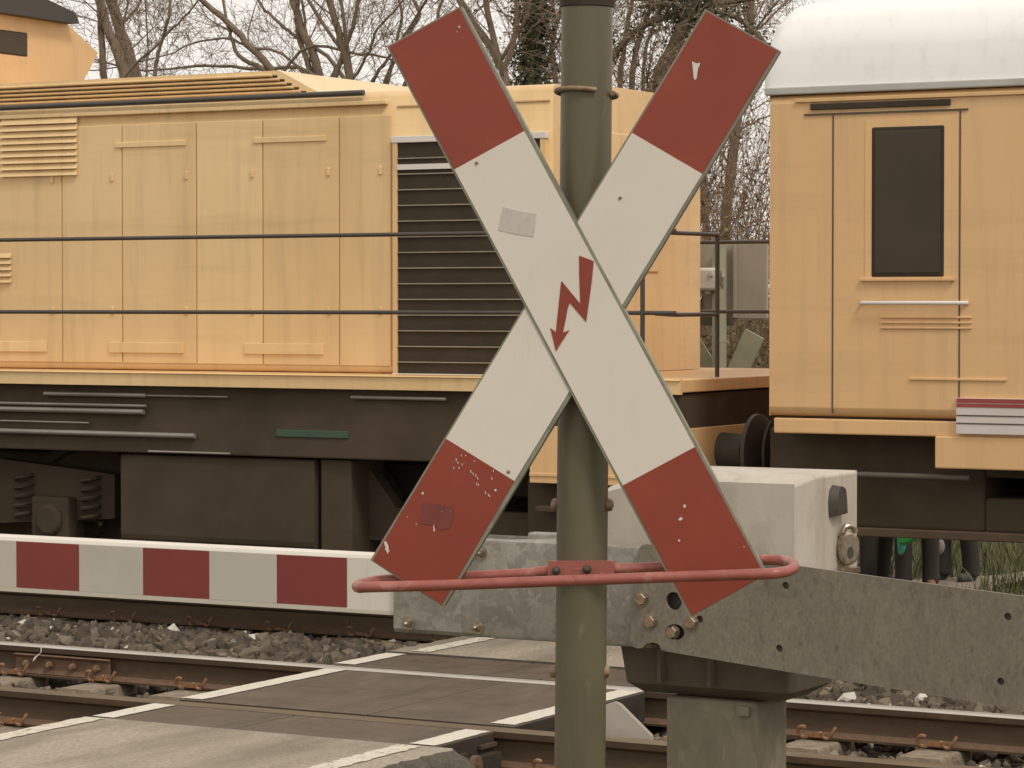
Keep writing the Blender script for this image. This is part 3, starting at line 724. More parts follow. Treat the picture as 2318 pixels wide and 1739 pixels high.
# iron band ring round the pole
cz = pole_at(S2(1325, 207, -.03).z)
pts = [cz + A * ((R0 + .012) * cos(t) * 1.03) - NN * (-(R0 + .011) * sin(t)) + EZ * (.004 * sin(t) - .003 * cos(t)) for t in np.linspace(radians(-128), radians(200), 40)]
pts = [cz + A * ((R0 + .009) * cos(t)) + NN * ((R0 + .006) * sin(t)) + EZ * (.006 * sin(t) - .004 * cos(t)) for t in np.linspace(radians(62), radians(62 + 318), 40)]
obj('iron_band', MB().tube(pts, .0052, 8), 'rustbolt', post, smooth=60)

def plate(name, corners, seams, n0):
    """one arm: greenish tray plus reflective sheet in three fields; corners TL,TR,BR,BL in photo measurement"""
    q = [S2(*c_, n0) for c_ in corners]
    ctr = sum(q, V()) / 4
    ob = [ctr + (p - ctr) * 1.006 for p in q]
    e1, e2 = (q[1] - q[0]).normalized(), (q[2] - q[1]).normalized()
    ob = [q[0] - e1 * .0045 - e2 * .003, q[1] + e1 * .0045 - e2 * .003, q[2] + e1 * .0045 + e2 * .003, q[3] - e1 * .0045 + e2 * .003]
    a = obj(name, MB().prism(ob, -NN * .024), 'rim', sign, bevel=.002)
    s = [[S2(*p, n0) for p in l_] for l_ in seams]
    f = NN * .0016
    fields = [('red_field', [q[0], q[1], s[0][1], s[0][0]], 'red_sheet'), ('white_field', [s[0][0], s[0][1], s[1][1], s[1][0]], 'white_sheet'), ('red_field', [s[1][0], s[1][1], q[2], q[3]], 'red_sheet')]
    for nm, pp, mt in fields:
        obj(nm, MB().prism([p + f for p in pp], -f * .9), mt, a)
    return a
arm1 = plate('arm', [(881, 106), (1040, 19), (1731, 1302), (1566, 1394)], [((1029, 384), (1187, 297)), ((1410, 1099), (1573, 1012))], .004)
arm2 = plate('arm', [(1599, 26), (1760, 116), (1001, 1369), (844, 1268)], [((1431, 301), (1590, 394)), ((1010, 993), (1165, 1089))], 0)
# lightning arrow
pa_ = [(728, 485), (734, 481), (843, 523), (826, 690), (785, 992), (781, 996), (655, 848), (640, 890), (603, 1082), (653, 1062), (590, 1160), (547, 1230), (522, 1120), (503, 1045), (547, 1078), (560, 950), (588, 685), (594, 681), (738, 857), (730, 650)]
obj('lightning_arrow', MB().prism([S2(1100 + x * .2894, 440 + y * .2894, .0068) for x, y in pa_], -NN * .001), 'red_sheet', arm1)
obj('sticker_residue', MB().prism([S2(x, y, .0066) for x, y in ((1139, 469), (1175, 478), (1214, 484), (1211, 510), (1207, 536), (1170, 531), (1127, 521), (1133, 496))], -NN * .0008), 'smudge', arm1)
obj('sticker_residue', MB().prism([S2(x, y, .0026) for x, y in ((956, 1138), (990, 1142), (1027, 1147), (1026, 1172), (1019, 1196), (1000, 1200), (985, 1190), (950, 1185), (955, 1162))], -NN * .0008), 'smudge_red', arm2)
def chips(parent, n, polys, mt):
    for pl_ in polys: obj('paint_chip', MB().prism([S2(x, y, n) for x, y in pl_], -NN * .0008), mt, parent)
def blob(x, y, r, k=6): return [(x + r * random.uniform(.6, 1.2) * cos(2 * pi * i / k), y + r * random.uniform(.6, 1.3) * sin(2 * pi * i / k)) for i in range(k)]
def c3(x, y): return (820 + x * .2653, 960 + y * .2653)
flake = [(495, 255), (515, 250), (540, 290), (552, 320), (548, 350), (565, 375), (550, 385), (540, 412), (530, 385), (505, 350), (515, 330), (500, 300)]
sp = [[(780 + x * .1808, 1180 + y * .1808) for x, y in flake]]
for x, y, r in ((515, 592, 14), (1138, 566, 12), (882, 270, 6), (385, 796, 5), (460, 855, 6), (680, 746, 7), (752, 742, 4)): sp.append([c3(*p) for p in blob(x, y, r)])
for x, y in ((800, 305), (815, 330), (850, 345), (780, 375), (825, 375), (925, 405), (945, 425), (968, 440), (985, 465), (975, 512), (990, 520), (1050, 585), (1075, 605), (1085, 615), (1118, 400), (1105, 465), (955, 318), (845, 270)):
    l_ = random.uniform(8, 17); sp.append([c3(x - 3, y - l_), c3(x + 4, y - l_ * .4), c3(x + 5, y + l_), c3(x - 2, y + l_ * .5)])
sp.append([c3(605, 865), c3(612, 862), c3(620, 915), c3(608, 918)])
sp.append([(1566, 139), (1571, 141), (1577, 144), (1585, 142), (1583, 150), (1580, 155), (1577, 178), (1573, 182), (1570, 176), (1568, 152)])
chips(arm2, .0026, sp, 'chip')
sp = [blob(1549.5, 1146, 4), [(1535, 1177), (1541, 1170), (1546, 1175), (1540, 1179)], blob(1537, 1224, 2.5), blob(1040, 61, 2.6), blob(1035, 72, 1.2), blob(1684, 1238, 1.4)]
chips(arm1, .0066, sp, 'chip')
for par, n_, px, py in ((arm1, .006, 1079, 369), (arm2, .002, 1151, 1068), (arm2, .002, 1404, 448), (arm1, .006, 1300, 520)):
    b = S2(px, py, n_)
    if px != 1300: obj('rivet', MB().tube([b, b + NN * .002, b + NN * .003], [.0035, .003, .001], 10), 'rustbolt', par)
# brackets that hold the arms to the pole
for z in (C0.z + .11, C0.z - .11):
    pc = pole_at(z); obj('bracket', MB().tube([pc + A * (.056 * cos(t)) + NN * (.056 * sin(t)) for t in np.linspace(0, 2 * pi, 28)[:-1]], .006, 6, closed=True).box(pc.x - .03, pc.x + .03, pc.y - .062, pc.y - .02, z - .015, z + .015), 'rim', sign)
# red guard hoop below the cross
fr_ = .13; bk = -.035
loop = [S2(840, 1329, fr_), S2(1000, 1325, fr_), S2(1250, 1316, fr_), S2(1500, 1307, fr_), S2(1700, 1300.5, fr_), S2(1760, 1297.5, fr_ - .005), S2(1791, 1290, .085), S2(1797, 1281, .045), S2(1784, 1272, 0), S2(1755, 1268, -.025), S2(1700, 1269, bk), S2(1500, 1283, bk), S2(1385, 1288, bk), S2(1310, 1289, bk + .006), S2(1235, 1293, bk), S2(1180, 1299, bk), S2(1050, 1305, bk), S2(890, 1312, -.03), S2(842, 1317, -.015), S2(815, 1323, .025), S2(808, 1328, .07), S2(816, 1330.5, .11)]
hoop = obj('guard_hoop', MB().tube(smooth_path(loop, 6, True), .0108, 12, closed=True), 'red_hoop', sign, smooth=60)
cm = MB(); q = [S2(1240, 1271, bk + .016), S2(1390, 1270, bk + .016), S2(1390, 1306, bk + .016), S2(1240, 1312, bk + .016)]
cm.prism(q, -NN * .014)
cl_ = obj('clamp', cm, 'red_hoop', hoop, bevel=.004)
for px, py in ((1259, 1292), (1329, 1289)):
    b = S2(px, py, bk + .016); obj('bolt', MB().tube([b, b + NN * .003, b + NN * .009, b + NN * .012], [.0085, .0085, .007, .002], 14), 'dark_iron', cl_, smooth=50)
# ================================================================== TRAIN: yellow hood locomotive
YS, YH, YC = 3.30, 3.75, 4.75
loco = empty('locomotive', (X_(300, YS), YC, 0), 'cream yellow hood locomotive with black radiator grille and long side handrails', 'locomotive')
xH = X_(1252, YH)                  # right end of the hood
xC = P(222, 118, 6.2).x            # cab front wall
xE = X_(1540, YS)                  # right end of the deck
zD1 = Z_(0, 838, YS); zD0 = Z_(0, 868, YS)
zR = Z_(1250, 189, YH)             # hood roof edge
hw = YC - YH
# hood body with softened roof edges
prof = [(-hw, zD1 + .001), (-hw, zR - .035), (-hw + .012, zR - .01), (-hw + .045, zR), (-.4, zR + .03), (.4, zR + .03), (hw - .045, zR), (hw - .012, zR - .01), (hw, zR - .035), (hw, zD1 + .001)]
hood = obj('hood', MB().prism([(xC - .3, YC + a, b) for a, b in prof], (xH - xC + .3, 0, 0)), 'yellow', loco, bevel=.03, seg=3, smooth=30)
# doors on the hood side
def side_rect(px0, px1, py0, py1, Y, pr=300):
    return X_(px0, Y), X_(px1, Y), Z_(pr, py1, Y), Z_(pr, py0, Y)
zdoor0, zdoor1 = Z_(300, 822, YH), Z_(300, 282, YH)
bounds = [-320, -160, -10, 143, 279, 447, 597, 770, 888]
for i, (a, b) in enumerate(zip(bounds, bounds[1:])):
    xa_, xb_ = X_(a, YH) + .004, X_(b, YH) - .004
    dm = MB().box(xa_, xb_, YH - .010, YH - .001, zdoor0, zdoor1)
    d = obj('hood_door', dm, 'yellow', hood, bevel=.006)
    xm_ = xb_ - .07
    for f in (.22, .78): obj('latch', MB().box(xm_ - .012, xm_ + .010, YH - .020, YH - .009, zdoor0 + (zdoor1 - zdoor0) * f - .025, zdoor0 + (zdoor1 - zdoor0) * f + .025), 'yellow', d, bevel=.004)
    if i == 3:
        for (p0, p1, y0, y1) in ((8, 180, 270, 402),):
            x0_, x1_, z0_, z1_ = side_rect(p0, p1, y0, y1, YH, 90)
            vm = MB()
            for k_ in range(9):
                z = z0_ + (z1_ - z0_) * (k_ + .2) / 9
                vm.prism([(x0_, YH - .014, z), (x0_, YH - .034, z), (x0_, YH - .014, z + .036)], (x1_ - x0_, 0, 0))
            obj('vent', vm, 'yellow', d)
    if i in (2,):
        x0_, x1_, z0_, z1_ = side_rect(-110, 30, 570, 640, YH, 0)
        vm = MB()
        for k_ in range(5):
            z = z0_ + (z1_ - z0_) * k_ / 5
            vm.prism([(x0_, YH - .014, z), (x0_, YH - .032, z), (x0_, YH - .014, z + .03)], (x1_ - x0_, 0, 0))
        obj('vent', vm, 'yellow', d)
# shallow lifting recesses along the top and foot steps along the bottom of the hood
for p0, p1 in ((265, 425), (578, 742)):
    x0_, x1_, z0_, z1_ = side_rect(p0, p1, 318, 330, YH, 420); obj('hood_ledge', MB().box(x0_, x1_, YH - .02, YH - .009, z0_, z1_), 'yellow', hood, bevel=.003)
for p0, p1 in ((-20, 108), (250, 418), (556, 735)):
    x0_, x1_, z0_, z1_ = side_rect(p0, p1, 776, 800, YH, 420); obj('hood_ledge', MB().box(x0_, x1_, YH - .022, YH - .009, z0_, z1_), 'yellow', hood, bevel=.003)
# radiator
x0_, x1_ = X_(905, YH), X_(1228, YH); z1_, z0_ = Z_(1100, 318, YH), Z_(1000, 856, YH)
rad = obj('radiator_grille', MB().box(x0_, x1_, YH - .02, YH + .05, z0_, z1_), 'louvre', loco)
bm_ = MB(); nb = 15
for i in range(1, nb): 
    z = z0_ + (z1_ - z0_) * i / nb
    bm_.box(x0_ + .004, x1_ - .004, YH - .031, YH - .019, z - .0032, z + .0032)
obj('grille_bars', bm_, 'bar', rad)
zz = Z_(1100, 303, YH); obj('top_trim', MB().box(x0_ - .04, x1_ + .04, YH - .036, YH + .01, z1_, zz), 'pale_trim', rad, bevel=.004)
zz = Z_(1000, 873, YH); obj('bottom_trim', MB().box(x0_ - .04, x1_ + .04, YH - .034, YH + .01, zD1 + .002, z0_), 'pale_trim', rad, bevel=.004)
zz = Z_(1100, 374, YH); obj('grille_rib', MB().box(x0_, x1_, YH - .034, YH - .018, zz - .016, zz + .016), 'pale_trim', rad)
for s in (0, 1): obj('side_trim', MB().box((x0_ - .03, x1_)[s], (x0_, x1_ + .03)[s], YH - .03, YH + .01, z0_, z1_), 'yellow', rad)
# roof edge: dark pipe and the pale gutter under it
zp = Z_(400, 229, YH); xq = X_(830, YH)
obj('roof_pipe', MB().tube([(xC + .02, YH - .03, zp), (xq, YH - .03, zp)], .018, 10), 'handrail', loco, smooth=60)
zg = Z_(450, 247, YH); obj('roof_gutter', MB().box(xC + .02, X_(880, YH), YH - .028, YH - .001, zg - .018, zg + .008), 'yellow', loco, bevel=.005)
zg2 = Z_(1220, 228, YH); obj('roof_seam', MB().box(X_(900, YH), xH - .02, YH - .006, YH - .0005, zg2 - .004, zg2 + .004), 'yellow_b', loco)
# slatted box on the hood roof, with sloping end
YB2 = 3.86
zb0, zb1 = zR - .005, Z_(625, 160, YB2)
xe0, xe1 = X_(735, YB2), X_(632, YB2)
w2 = YC - YB2
sl = MB()
pf = [(xC - .05, zb0), (xe0, zb0), (xe1, zb1), (xC - .05, zb1)]
top_box = obj('roof_box', sl.prism([(x, YB2, z) for x, z in pf], (0, 2 * w2, 0)), 'yellow', loco, bevel=.02, smooth=30)
sm = MB(); ns = 5
for i in range(ns):
    z = zb0 + (zb1 - zb0) * (.10 + .158 * i)
    xr_ = xe0 + (xe1 - xe0) * (z - zb0) / (zb1 - zb0) - .10
    sm.box(xC, xr_, YB2 - .004, YB2 + .006, z, z + (zb1 - zb0) * .095)
obj('slot', sm, 'louvre', top_box)
sm = MB()
for i in range(ns + 1):
    z = zb0 + (zb1 - zb0) * (.10 + .158 * i) - .004
    xr_ = xe0 + (xe1 - xe0) * (z - zb0) / (zb1 - zb0) - .09
    sm.prism([(xC, YB2 - .001, z + .004), (xC, YB2 - .022, z - .004), (xC, YB2 - .022, z - .010), (xC, YB2 - .001, z - .018)], (xr_ - xC, 0, 0))
obj('slat', sm, 'yellow', top_box)
# hood front: lamp pair, seam and grab handles
obj('front_door', MB().box(xH - .001, xH + .012, YC - .38, YC + .38, zD1 + .62, zR - .25), 'yellow', loco, bevel=.006)
# deck, deck edge and handrails
dk = MB().box(xC - 4.2, xE, YS + .02, 2 * YC - YS - .02, zD0 + .01, zD1 - .002)
deck = obj('deck', dk, 'yellow_b', loco, bevel=.006)
for s in (0, 1):
    y0, y1 = ((YS, YS + .03), (2 * YC - YS - .03, 2 * YC - YS))[s]
    obj('deck_edge', MB().prism([(xC - 4.2, y0, zD0), (xC - 4.2, y0, zD1 - .012), (xC - 4.2, y0 - (.012 if not s else -.012), zD1 - .006), (xC - 4.2, y0, zD1), (xC - 4.2, y1, zD1), (xC - 4.2, y1, zD0)], (xE - xC + 4.2, 0, 0)), 'yellow', deck)
zh = [Z_(450, 537, YS), Z_(450, 707, YS)]
xh1 = X_(1470, YS)
for s in (0, 1):
    y = (YS + .035, 2 * YC - YS - .035)[s]
    for z in zh:
        obj('handrail', MB().tube(smooth_path([(xC - .02, y, z), (xC + 2, y, z), (xh1 - .2, y, z), (xh1 + .02, y, z - .004), (xh1 + .10, y + (.06, -.06)[s], z - .01), (xh1 + .11, y + (.30, -.30)[s], z - .01), (xh1 + .11, y + (.62, -.62)[s], z - .01)], 6), .0125, 8), 'handrail', loco, smooth=60)
    for x in (X_(-260, YS), xh1 - .06):
        obj('stanchion', MB().tube([(x, y, zD1), (x, y, zh[0])], .014, 8), 'handrail', loco, smooth=60)
    y2 = y + (.62, -.62)[s]; obj('stanchion', MB().tube([(xh1 + .11, y2, zD1), (xh1 + .11, y2, zh[0] - .01)], .014, 8), 'handrail', loco, smooth=60)
# front apron and buffers
zA0, zA1 = Z_(1230, 1094, YS + .02), Z_(1230, 965, YS + .02)
apr = obj('buffer_beam', MB().box(X_(1195, YS), xE - .01, YS + .02, 2 * YC - YS - .02, zA0, zA1).box(X_(1195, YS), xE - .01, YS + .012, YS + .02, Z_(1220, 1079, YS), Z_(1220, 1071, YS)), 'yellow_b', loco, bevel=.01)
obj('end_panel', MB().box(xE - .08, xE - .02, YS + .06, 2 * YC - YS - .06, zA1, zD0), 'under', loco)
for s in (-1, 1):
    c = V((xE - .01, YC + s * .875, 1.04)); b_ = obj('buffer', MB().tube([c, c + EX * .15], [.11, .10], 20).tube([c + EX * .15, c + EX * .21], [.065, .065], 16).tube([c + EX * .21, c + EX * .235, c + EX * .245], [.22, .22, .18], 28), 'dark_iron', loco, smooth=40)
c = V((xE, YC, 1.02)); obj('coupling_hook', MB().tube(smooth_path([c, c + EX * .2, c + V((.3, 0, .02)), c + V((.34, 0, -.06)), c + V((.27, 0, -.1))], 5), .035, 8), 'dark_iron', loco, smooth=60)
for s in (-1, 1):
    for k_ in range(2):
        x = X_(1290, YS) + .0; y = YC + s * 1.36
        obj('step', MB().box(x - .22, x + .22, y - .1, y + .08, .38 + .32 * k_, .41 + .32 * k_), 'under', loco, bevel=.004)
# underframe: sole bar, fuel tank, bogies with wheels
xu0, xu1 = xC - 4.2, X_(1430, YS)
obj('underframe', MB().box(xu0, xu1, YS + .07, 2 * YC - YS - .07, zD0 - .42, zD0 + .012), 'under', loco, bevel=.01)
xt0, xt1 = X_(250, YS), X_(690, YS)
tank = obj('fuel_tank', MB().prism([(xt0, YS + .10, .95), (xt0, YS + .10, .42), (xt0, YS + .3, .24), (xt0, 2 * YC - YS - .3, .24), (xt0, 2 * YC - YS - .1, .42), (xt0, 2 * YC - YS - .1, .95)], (xt1 - xt0, 0, 0)), 'under', loco, bevel=.03)
obj('battery_box', MB().box(X_(610, YS), X_(775, YS), YS + .062, YS + .16, Z_(690, 992, YS), Z_(690, 975, YS)), 'greenpart', loco, bevel=.004)
def wheel(x, y, r, parent, s):
    o = YC + s * .75
    rim_ = [(0, r + .028), (.022, r + .028), (.035, r), (.135, r - .004), (.135, r - .06), (.10, r - .075), (.085, .16), (.15, .13), (.15, .07)]
    m_ = MB(); nn_ = 32; vs = []
    for d, rr in rim_:
        vs += [V((x + rr * cos(2 * pi * i / nn_), o - s * .03 + s * d, r + rr * sin(2 * pi * i / nn_))) for i in range(nn_)]
    m_.add(vs, [(k * nn_ + i, k * nn_ + (i + 1) % nn_, (k + 1) * nn_ + (i + 1) % nn_, (k + 1) * nn_ + i) for k in range(len(rim_) - 1) for i in range(nn_)])
    m_.add(vs[:nn_], [tuple(range(nn_))]); m_.add(vs[-nn_:], [tuple(range(nn_))])
    return obj('wheel', m_, 'under', parent, smooth=35)
def bogie(parent, xc, r=.5, wb=2.3, frame='under'):
    f = MB()
    for s in (-1, 1):
        y = YC + s * 1.08
        f.prism([(xc - wb / 2 - .45, y - .05, .52), (xc - wb / 2 - .45, y - .05, .80), (xc - wb * .28, y - .05, .88), (xc - wb * .2, y - .05, .66), (xc + wb * .2, y - .05, .66), (xc + wb * .28, y - .05, .88), (xc + wb / 2 + .45, y - .05, .80), (xc + wb / 2 + .45, y - .05, .52), (xc + wb * .3, y - .05, .46), (xc - wb * .3, y - .05, .46)], (0, .10, 0))
    f.box(xc - .2, xc + .2, YC - 1.05, YC + 1.05, .5, .72)
    b_ = obj('bogie', f, frame, parent, bevel=.012)
    for sx in (-1, 1):
        x = xc + sx * wb / 2
        for s in (-1, 1):
            wheel(x, 0, r, b_, s)
            y = YC + s * 1.13
            obj('axle_box', MB().box(x - .15, x + .15, y - .09, y + .09, r - .15, r + .15).tube([(x, y + s * .09, r), (x, y + s * .12, r)], [.11, .09], 16), frame, b_, bevel=.015)
            for q in (-.27, .27):
                pts_ = [(x + q + .065 * cos(t), y + .065 * sin(t), r - .02 + .30 * t / (10 * pi)) for t in np.linspace(0, 10 * pi, 60)]
                obj('spring', MB().tube(pts_, .014, 6), frame, b_)
        obj('axle', MB().tube([(x, YC - .7, r), (x, YC + .7, r)], .085, 14), frame, b_, smooth=50)
    return b_
bogie(loco, X_(-95, YS) - .6); bogie(loco, X_(985, YS))
# added plain boxes in place of brake gear, blocking daylight under the frame
obj('daylight_block', MB().box(X_(330, YS), X_(1150, YS), YC - .62, YC + .62, .16, .9), 'under', loco, bevel=.02)
obj('daylight_block', MB().box(X_(-330, YS), X_(120, YS), YC - .62, YC + .62, .16, .9), 'under', loco, bevel=.02)
obj('skirt', MB().box(X_(700, YS), X_(770, YS), YS + .12, YS + .5, .35, .95), 'under', loco, bevel=.01)
obj('skirt', MB().box(X_(1165, YS), X_(1300, YS), YS + .15, YS + .6, .2, zA0 + .02), 'under', loco, bevel=.01)
# grey air pipes and reservoirs under the deck
for p0, p1, y0, y1 in ((100, 330, 886, 896), (-60, 330, 911, 918), (-60, 325, 922, 934), (-60, 200, 953, 957), (-60, 440, 972, 984), (330, 515, 889, 893), (335, 520, 1012, 1017), (795, 1010, 897, 906)):
    yy = YS + .045; z0_, z1_ = Z_(100 if p1 < 600 else 900, y1, yy), Z_(100 if p1 < 600 else 900, y0, yy)
    obj('air_pipe', MB().tube([(X_(p0, yy), yy, (z0_ + z1_) / 2), (X_(p1, yy), yy, (z0_ + z1_) / 2)], max(.006, (z1_ - z0_) / 2), 10), 'greypipe', loco, smooth=60)
# cab: front wall seen above the hood at the far left
def cabpt(px, py): p = PXP(px, py, xC); return (p.y, p.z)
k1, k2, k3 = cabpt(172, 186), cabpt(222, 120), cabpt(150, 46)
ky = k2[0] - YC
out_ = [(ky - .12, zD1), (k1[0] - YC, k1[1] - .1), (ky, k2[1]), (k3[0] - YC, k3[1] - .02), (0, k3[1] + .05)]
full = [(YC + a, z) for a, z in out_] + [(YC - a, z) for a, z in reversed(out_[:-1])]
cab = obj('cab', MB().prism([(xC, y, z) for y, z in full], (-2.6, 0, 0)), 'yellow_b', loco, bevel=.05, seg=3, smooth=30)
k3y = k3[0] - YC; zz = k3[1]
rf = [(-k3y - .03, zz - .03), (-k3y + .02, zz + .05), (-.5, zz + .16), (.5, zz + .16), (k3y - .02, zz + .05), (k3y + .03, zz - .03), (0, zz - .02)]
obj('cab_roof', MB().prism([(xC + .10, YC + a, z) for a, z in rf], (-2.8, 0, 0)), 'cabroof', cab, bevel=.02)
ww = cabpt(62, 100)[0] - YC; zw0, zw1 = cabpt(30, 126)[1], cabpt(30, 70)[1]
for a, b in ((-ww, -.08), (.08, ww)):
    obj('windscreen', MB().box(xC - .02, xC + .008, YC + a, YC + b, zw0, zw1), 'glass', cab, bevel=.02)
obj('side_window', MB().box(xC - 1.7, xC - .6, YC - ky - .01, YC - ky + .04, 2.35, 3.05), 'glass', cab, bevel=.02)
obj('side_door', MB().box(xC - 2.45, xC - 1.85, YC - ky + .09, YC - ky + .13, zD1, 3.0), 'yellow_b', cab, bevel=.01)

# ================================================================== TRAIN: yellow track maintenance car with a white roof
car = empty('track_maintenance_car', (X_(2100, YS), YC, 0), 'orange yellow railcar with white roof, dark side window and red white warning stripes', 'rail vehicle')
xv0 = X_(1742, YS); xv1 = xv0 + 9.0
zr = Z_(1800, 197, YS); zr2 = Z_(1800, 214, YS); zb_ = Z_(1900, 944, YS)
bd = [(-1.45, zb_), (-1.45, zr2), (1.45, zr2), (1.45, zb_)]
body = obj('body', MB().prism([(xv0, YC + a, z) for a, z in bd], (xv1 - xv0, 0, 0)), 'yellow_b', car, bevel=.05, seg=3, smooth=30)
obj('gutter', MB().box(xv0 - .03, xv1, YS - .012, 2 * YC - YS + .012, zr2, zr), 'grey_strip', car, bevel=.006)
arc = [(-1.44, zr), (-1.435, zr + .20), (-1.38, zr + .37), (-1.22, zr + .475), (-.7, zr + .54), (0, zr + .56)]
arc = arc + [(-a, z) for a, z in reversed(arc[:-1])]
rs = MB(); k = len(arc); steps = [(0, .86, .0), (-.0, .94, .55), (.03, .985, .85), (.10, 1, 1), (xv1 - xv0, 1, 1)]
vs = []
for dx_, sy, sz in [(-.05, .98, .05), (-.045, .985, .6), (.0, .995, .88), (.08, 1, .97), (.18, 1, 1), (xv1 - xv0, 1, 1)]:
    vs += [V((xv0 + dx_, YC + a * sy, zr + (z - zr) * sz)) for a, z in arc]
ns_ = len(vs) // k
rs.add(vs, [(i * k + j, i * k + j + 1, (i + 1) * k + j + 1, (i + 1) * k + j) for i in range(ns_ - 1) for j in range(k - 1)])
rs.add(vs[:k], [tuple(range(k))]); rs.add(vs[-k:], [tuple(range(k))])
obj('roof', rs, 'roof_white', car, smooth=50)
# dark strip under the roof edge, window, door seam, grab rail
def yr(px0, px1, py0, py1, pr=None):
    pr = (px0 + px1) / 2 if pr is None else pr
    return X_(px0, YS), X_(px1, YS), Z_(pr, py1, YS), Z_(pr, py0, YS)
a = yr(1835, 2150, 230, 244); obj('roof_vent', MB().box(a[0], a[1], YS - .016, YS + .02, a[2], a[3]), 'louvre', body, bevel=.003)
a = yr(1800, 2190, 217, 226); obj('rain_strip', MB().box(a[0], a[1] + 5, YS - .014, YS + .02, a[2], a[3]), 'yellow_b', body, bevel=.003)
a = yr(1820, 2190, 252, 256); obj('rain_strip', MB().box(a[0], a[1], YS - .008, YS + .02, a[2], a[3]), 'base_cast', body)
a = yr(1972, 2138, 285, 628)
obj('window_surround', MB().prism([(a[0] - .035, YS - .004, a[2] - .035), (a[1] + .035, YS - .004, a[2] - .035), (a[1] + .035, YS - .004, a[3] + .035), (a[0] - .035, YS - .004, a[3] + .035)], (0, .02, 0)), 'yellow_b', body, bevel=.004)
win = obj('window', MB().box(a[0], a[1], YS - .009, YS + .03, a[2], a[3]), 'black_rubber', body, bevel=.012)
obj('pane', MB().box(a[0] + .022, a[1] - .022, YS - .012, YS - .004, a[2] + .022, a[3] - .022), 'glass', win, bevel=.01)
obj('sill', MB().box(a[0] - .06, a[1] + .06, YS - .022, YS + .01, a[2] - .02, a[2] - .004), 'yellow_b', win, bevel=.003)
a = yr(1885, 2045, 250, 940)
for x in (a[0], X_(2172, YS)):
    obj('door_seam', MB().box(x - .004, x + .004, YS - .003, YS + .01, zb_ + .02, zr2 - .12), 'base_cast', body)
a = yr(1950, 2190, 680, 686)
obj('grab_rail', MB().tube([(a[0], YS, a[2]), (a[0] + .02, YS - .04, a[2]), (a[1] - .02, YS - .04, a[2]), (a[1], YS, a[2])], .011, 8), 'pale_trim', body, smooth=60)
for py in (716, 728, 740): 
    a = yr(1995, 2200, py, py + 5); obj('side_rib', MB().box(a[0], a[1], YS - .010, YS + .01, a[2], a[3]), 'yellow_b', body, bevel=.003)
a = yr(2060, 2280, 856, 862); obj('side_rib', MB().box(a[0], a[1], YS - .010, YS + .01, a[2], a[3]), 'yellow_b', body, bevel=.003)
# sole bar and lower panels
a = yr(1760, 2140, 953, 984, 1900)
obj('sole_bar', MB().box(xv0 + .02, xv1, YS + .012, 2 * YC - YS - .012, a[2], zb_ - .012), 'yellow_b', car, bevel=.008)
obj('sole_groove', MB().box(xv0 + .02, xv1, YS + .05, 2 * YC - YS - .05, zb_ - .014, zb_ + .01), 'under', car)
x0_ = X_(2168, YS); a = yr(2168, 2318, 902, 984, 2240)
st = obj('warning_panel', MB().box(x0_, x0_ + 2.2, YS - .022, YS + .02, a[2], a[3]), 'whitestripe', car, bevel=.004)
for f, h in ((.93, .06), (.80, .05), (.52, .018), (.30, .018)):
    z = a[2] + (a[3] - a[2]) * f; obj('red_stripe', MB().box(x0_ + .004, x0_ + 2.19, YS - .0245, YS - .021, z - (a[3] - a[2]) * h, z + (a[3] - a[2]) * h), 'redstripe' if f > .6 else 'base_cast', st)
a = yr(2110, 2318, 990, 1064, 2240); obj('side_skirt', MB().box(X_(2118, YS), xv1, YS - .006, YS + .03, a[2], a[3]), 'yellow_b', car, bevel=.008)
obj('side_skirt', MB().box(X_(2118, YS), xv1, 2 * YC - YS - .03, 2 * YC - YS, a[2], a[3]), 'yellow_b', car, bevel=.008)
# underfloor boxes, long low pipe, bogie
zq = a[2]
zs0 = Z_(1900, 984, YS)
zl0 = Z_(2000, 1196, YS + .25)
obj('underfloor_box', MB().box(X_(1700, YS), X_(2195, YS), YS + .25, 2 * YC - YS - .15, zl0, zs0 + .02), 'under', car, bevel=.015)
zl1 = Z_(2250, 1082, YS + .25)
obj('underfloor_box', MB().box(X_(2195, YS), xv0 + 2.75, YS + .25, YC + .3, zl1, zs0 + .02), 'under', car, bevel=.015)
obj('underfloor_box', MB().box(xv0 + 2.75, xv1 - 2.6, YS + .25, 2 * YC - YS - .15, .3, zs0 + .02), 'under', car, bevel=.015)
obj('underfloor_box', MB().box(X_(2195, YS), X_(2300, YS), YS + .25, YC - .2, zl0, Z_(2250, 1128, YS + .25)), 'under', car, bevel=.015)
obj('underfloor_box', MB().box(X_(2300, YS), xv0 + 2.75, YS + .3, 2 * YC - YS - .3, zl0, zl1), 'under', car, bevel=.015)
z = Z_(2100, 1207, YS + .06)
obj('long_pipe', MB().box(X_(1700, YS), xv1, YS + .03, YS + .09, z - .030, z + .016), 'rail_side', car, bevel=.006)
obj('frame_pipe', MB().tube([(X_(1800, YS), YS + .05, Z_(2000, 1078, YS)), (X_(2190, YS), YS + .05, Z_(2000, 1078, YS))], .017, 8), 'base_cast', car, smooth=60)
for xa2 in (xv0 + 2.12, xv0 + 7.1):
    ax_ = obj('wheelset', MB().tube([(xa2, YC - .95, .44), (xa2, YC + .95, .44)], .075, 14), 'under', car, smooth=50)
    for s in (-1, 1):
        wheel(xa2, 0, .44, ax_, s)
        y = YC + s * 1.12; obj('axle_box', MB().box(xa2 - .16, xa2 + .16, y - .1, y + .1, .28, .62), 'under', ax_, bevel=.02)
        lf = MB()
        for k_ in range(5): lf.box(xa2 - .55 + .07 * k_, xa2 + .55 - .07 * k_, y - .05, y + .05, .63 + .018 * (4 - k_), .645 + .018 * (4 - k_))
        obj('leaf_spring', lf, 'under', ax_)
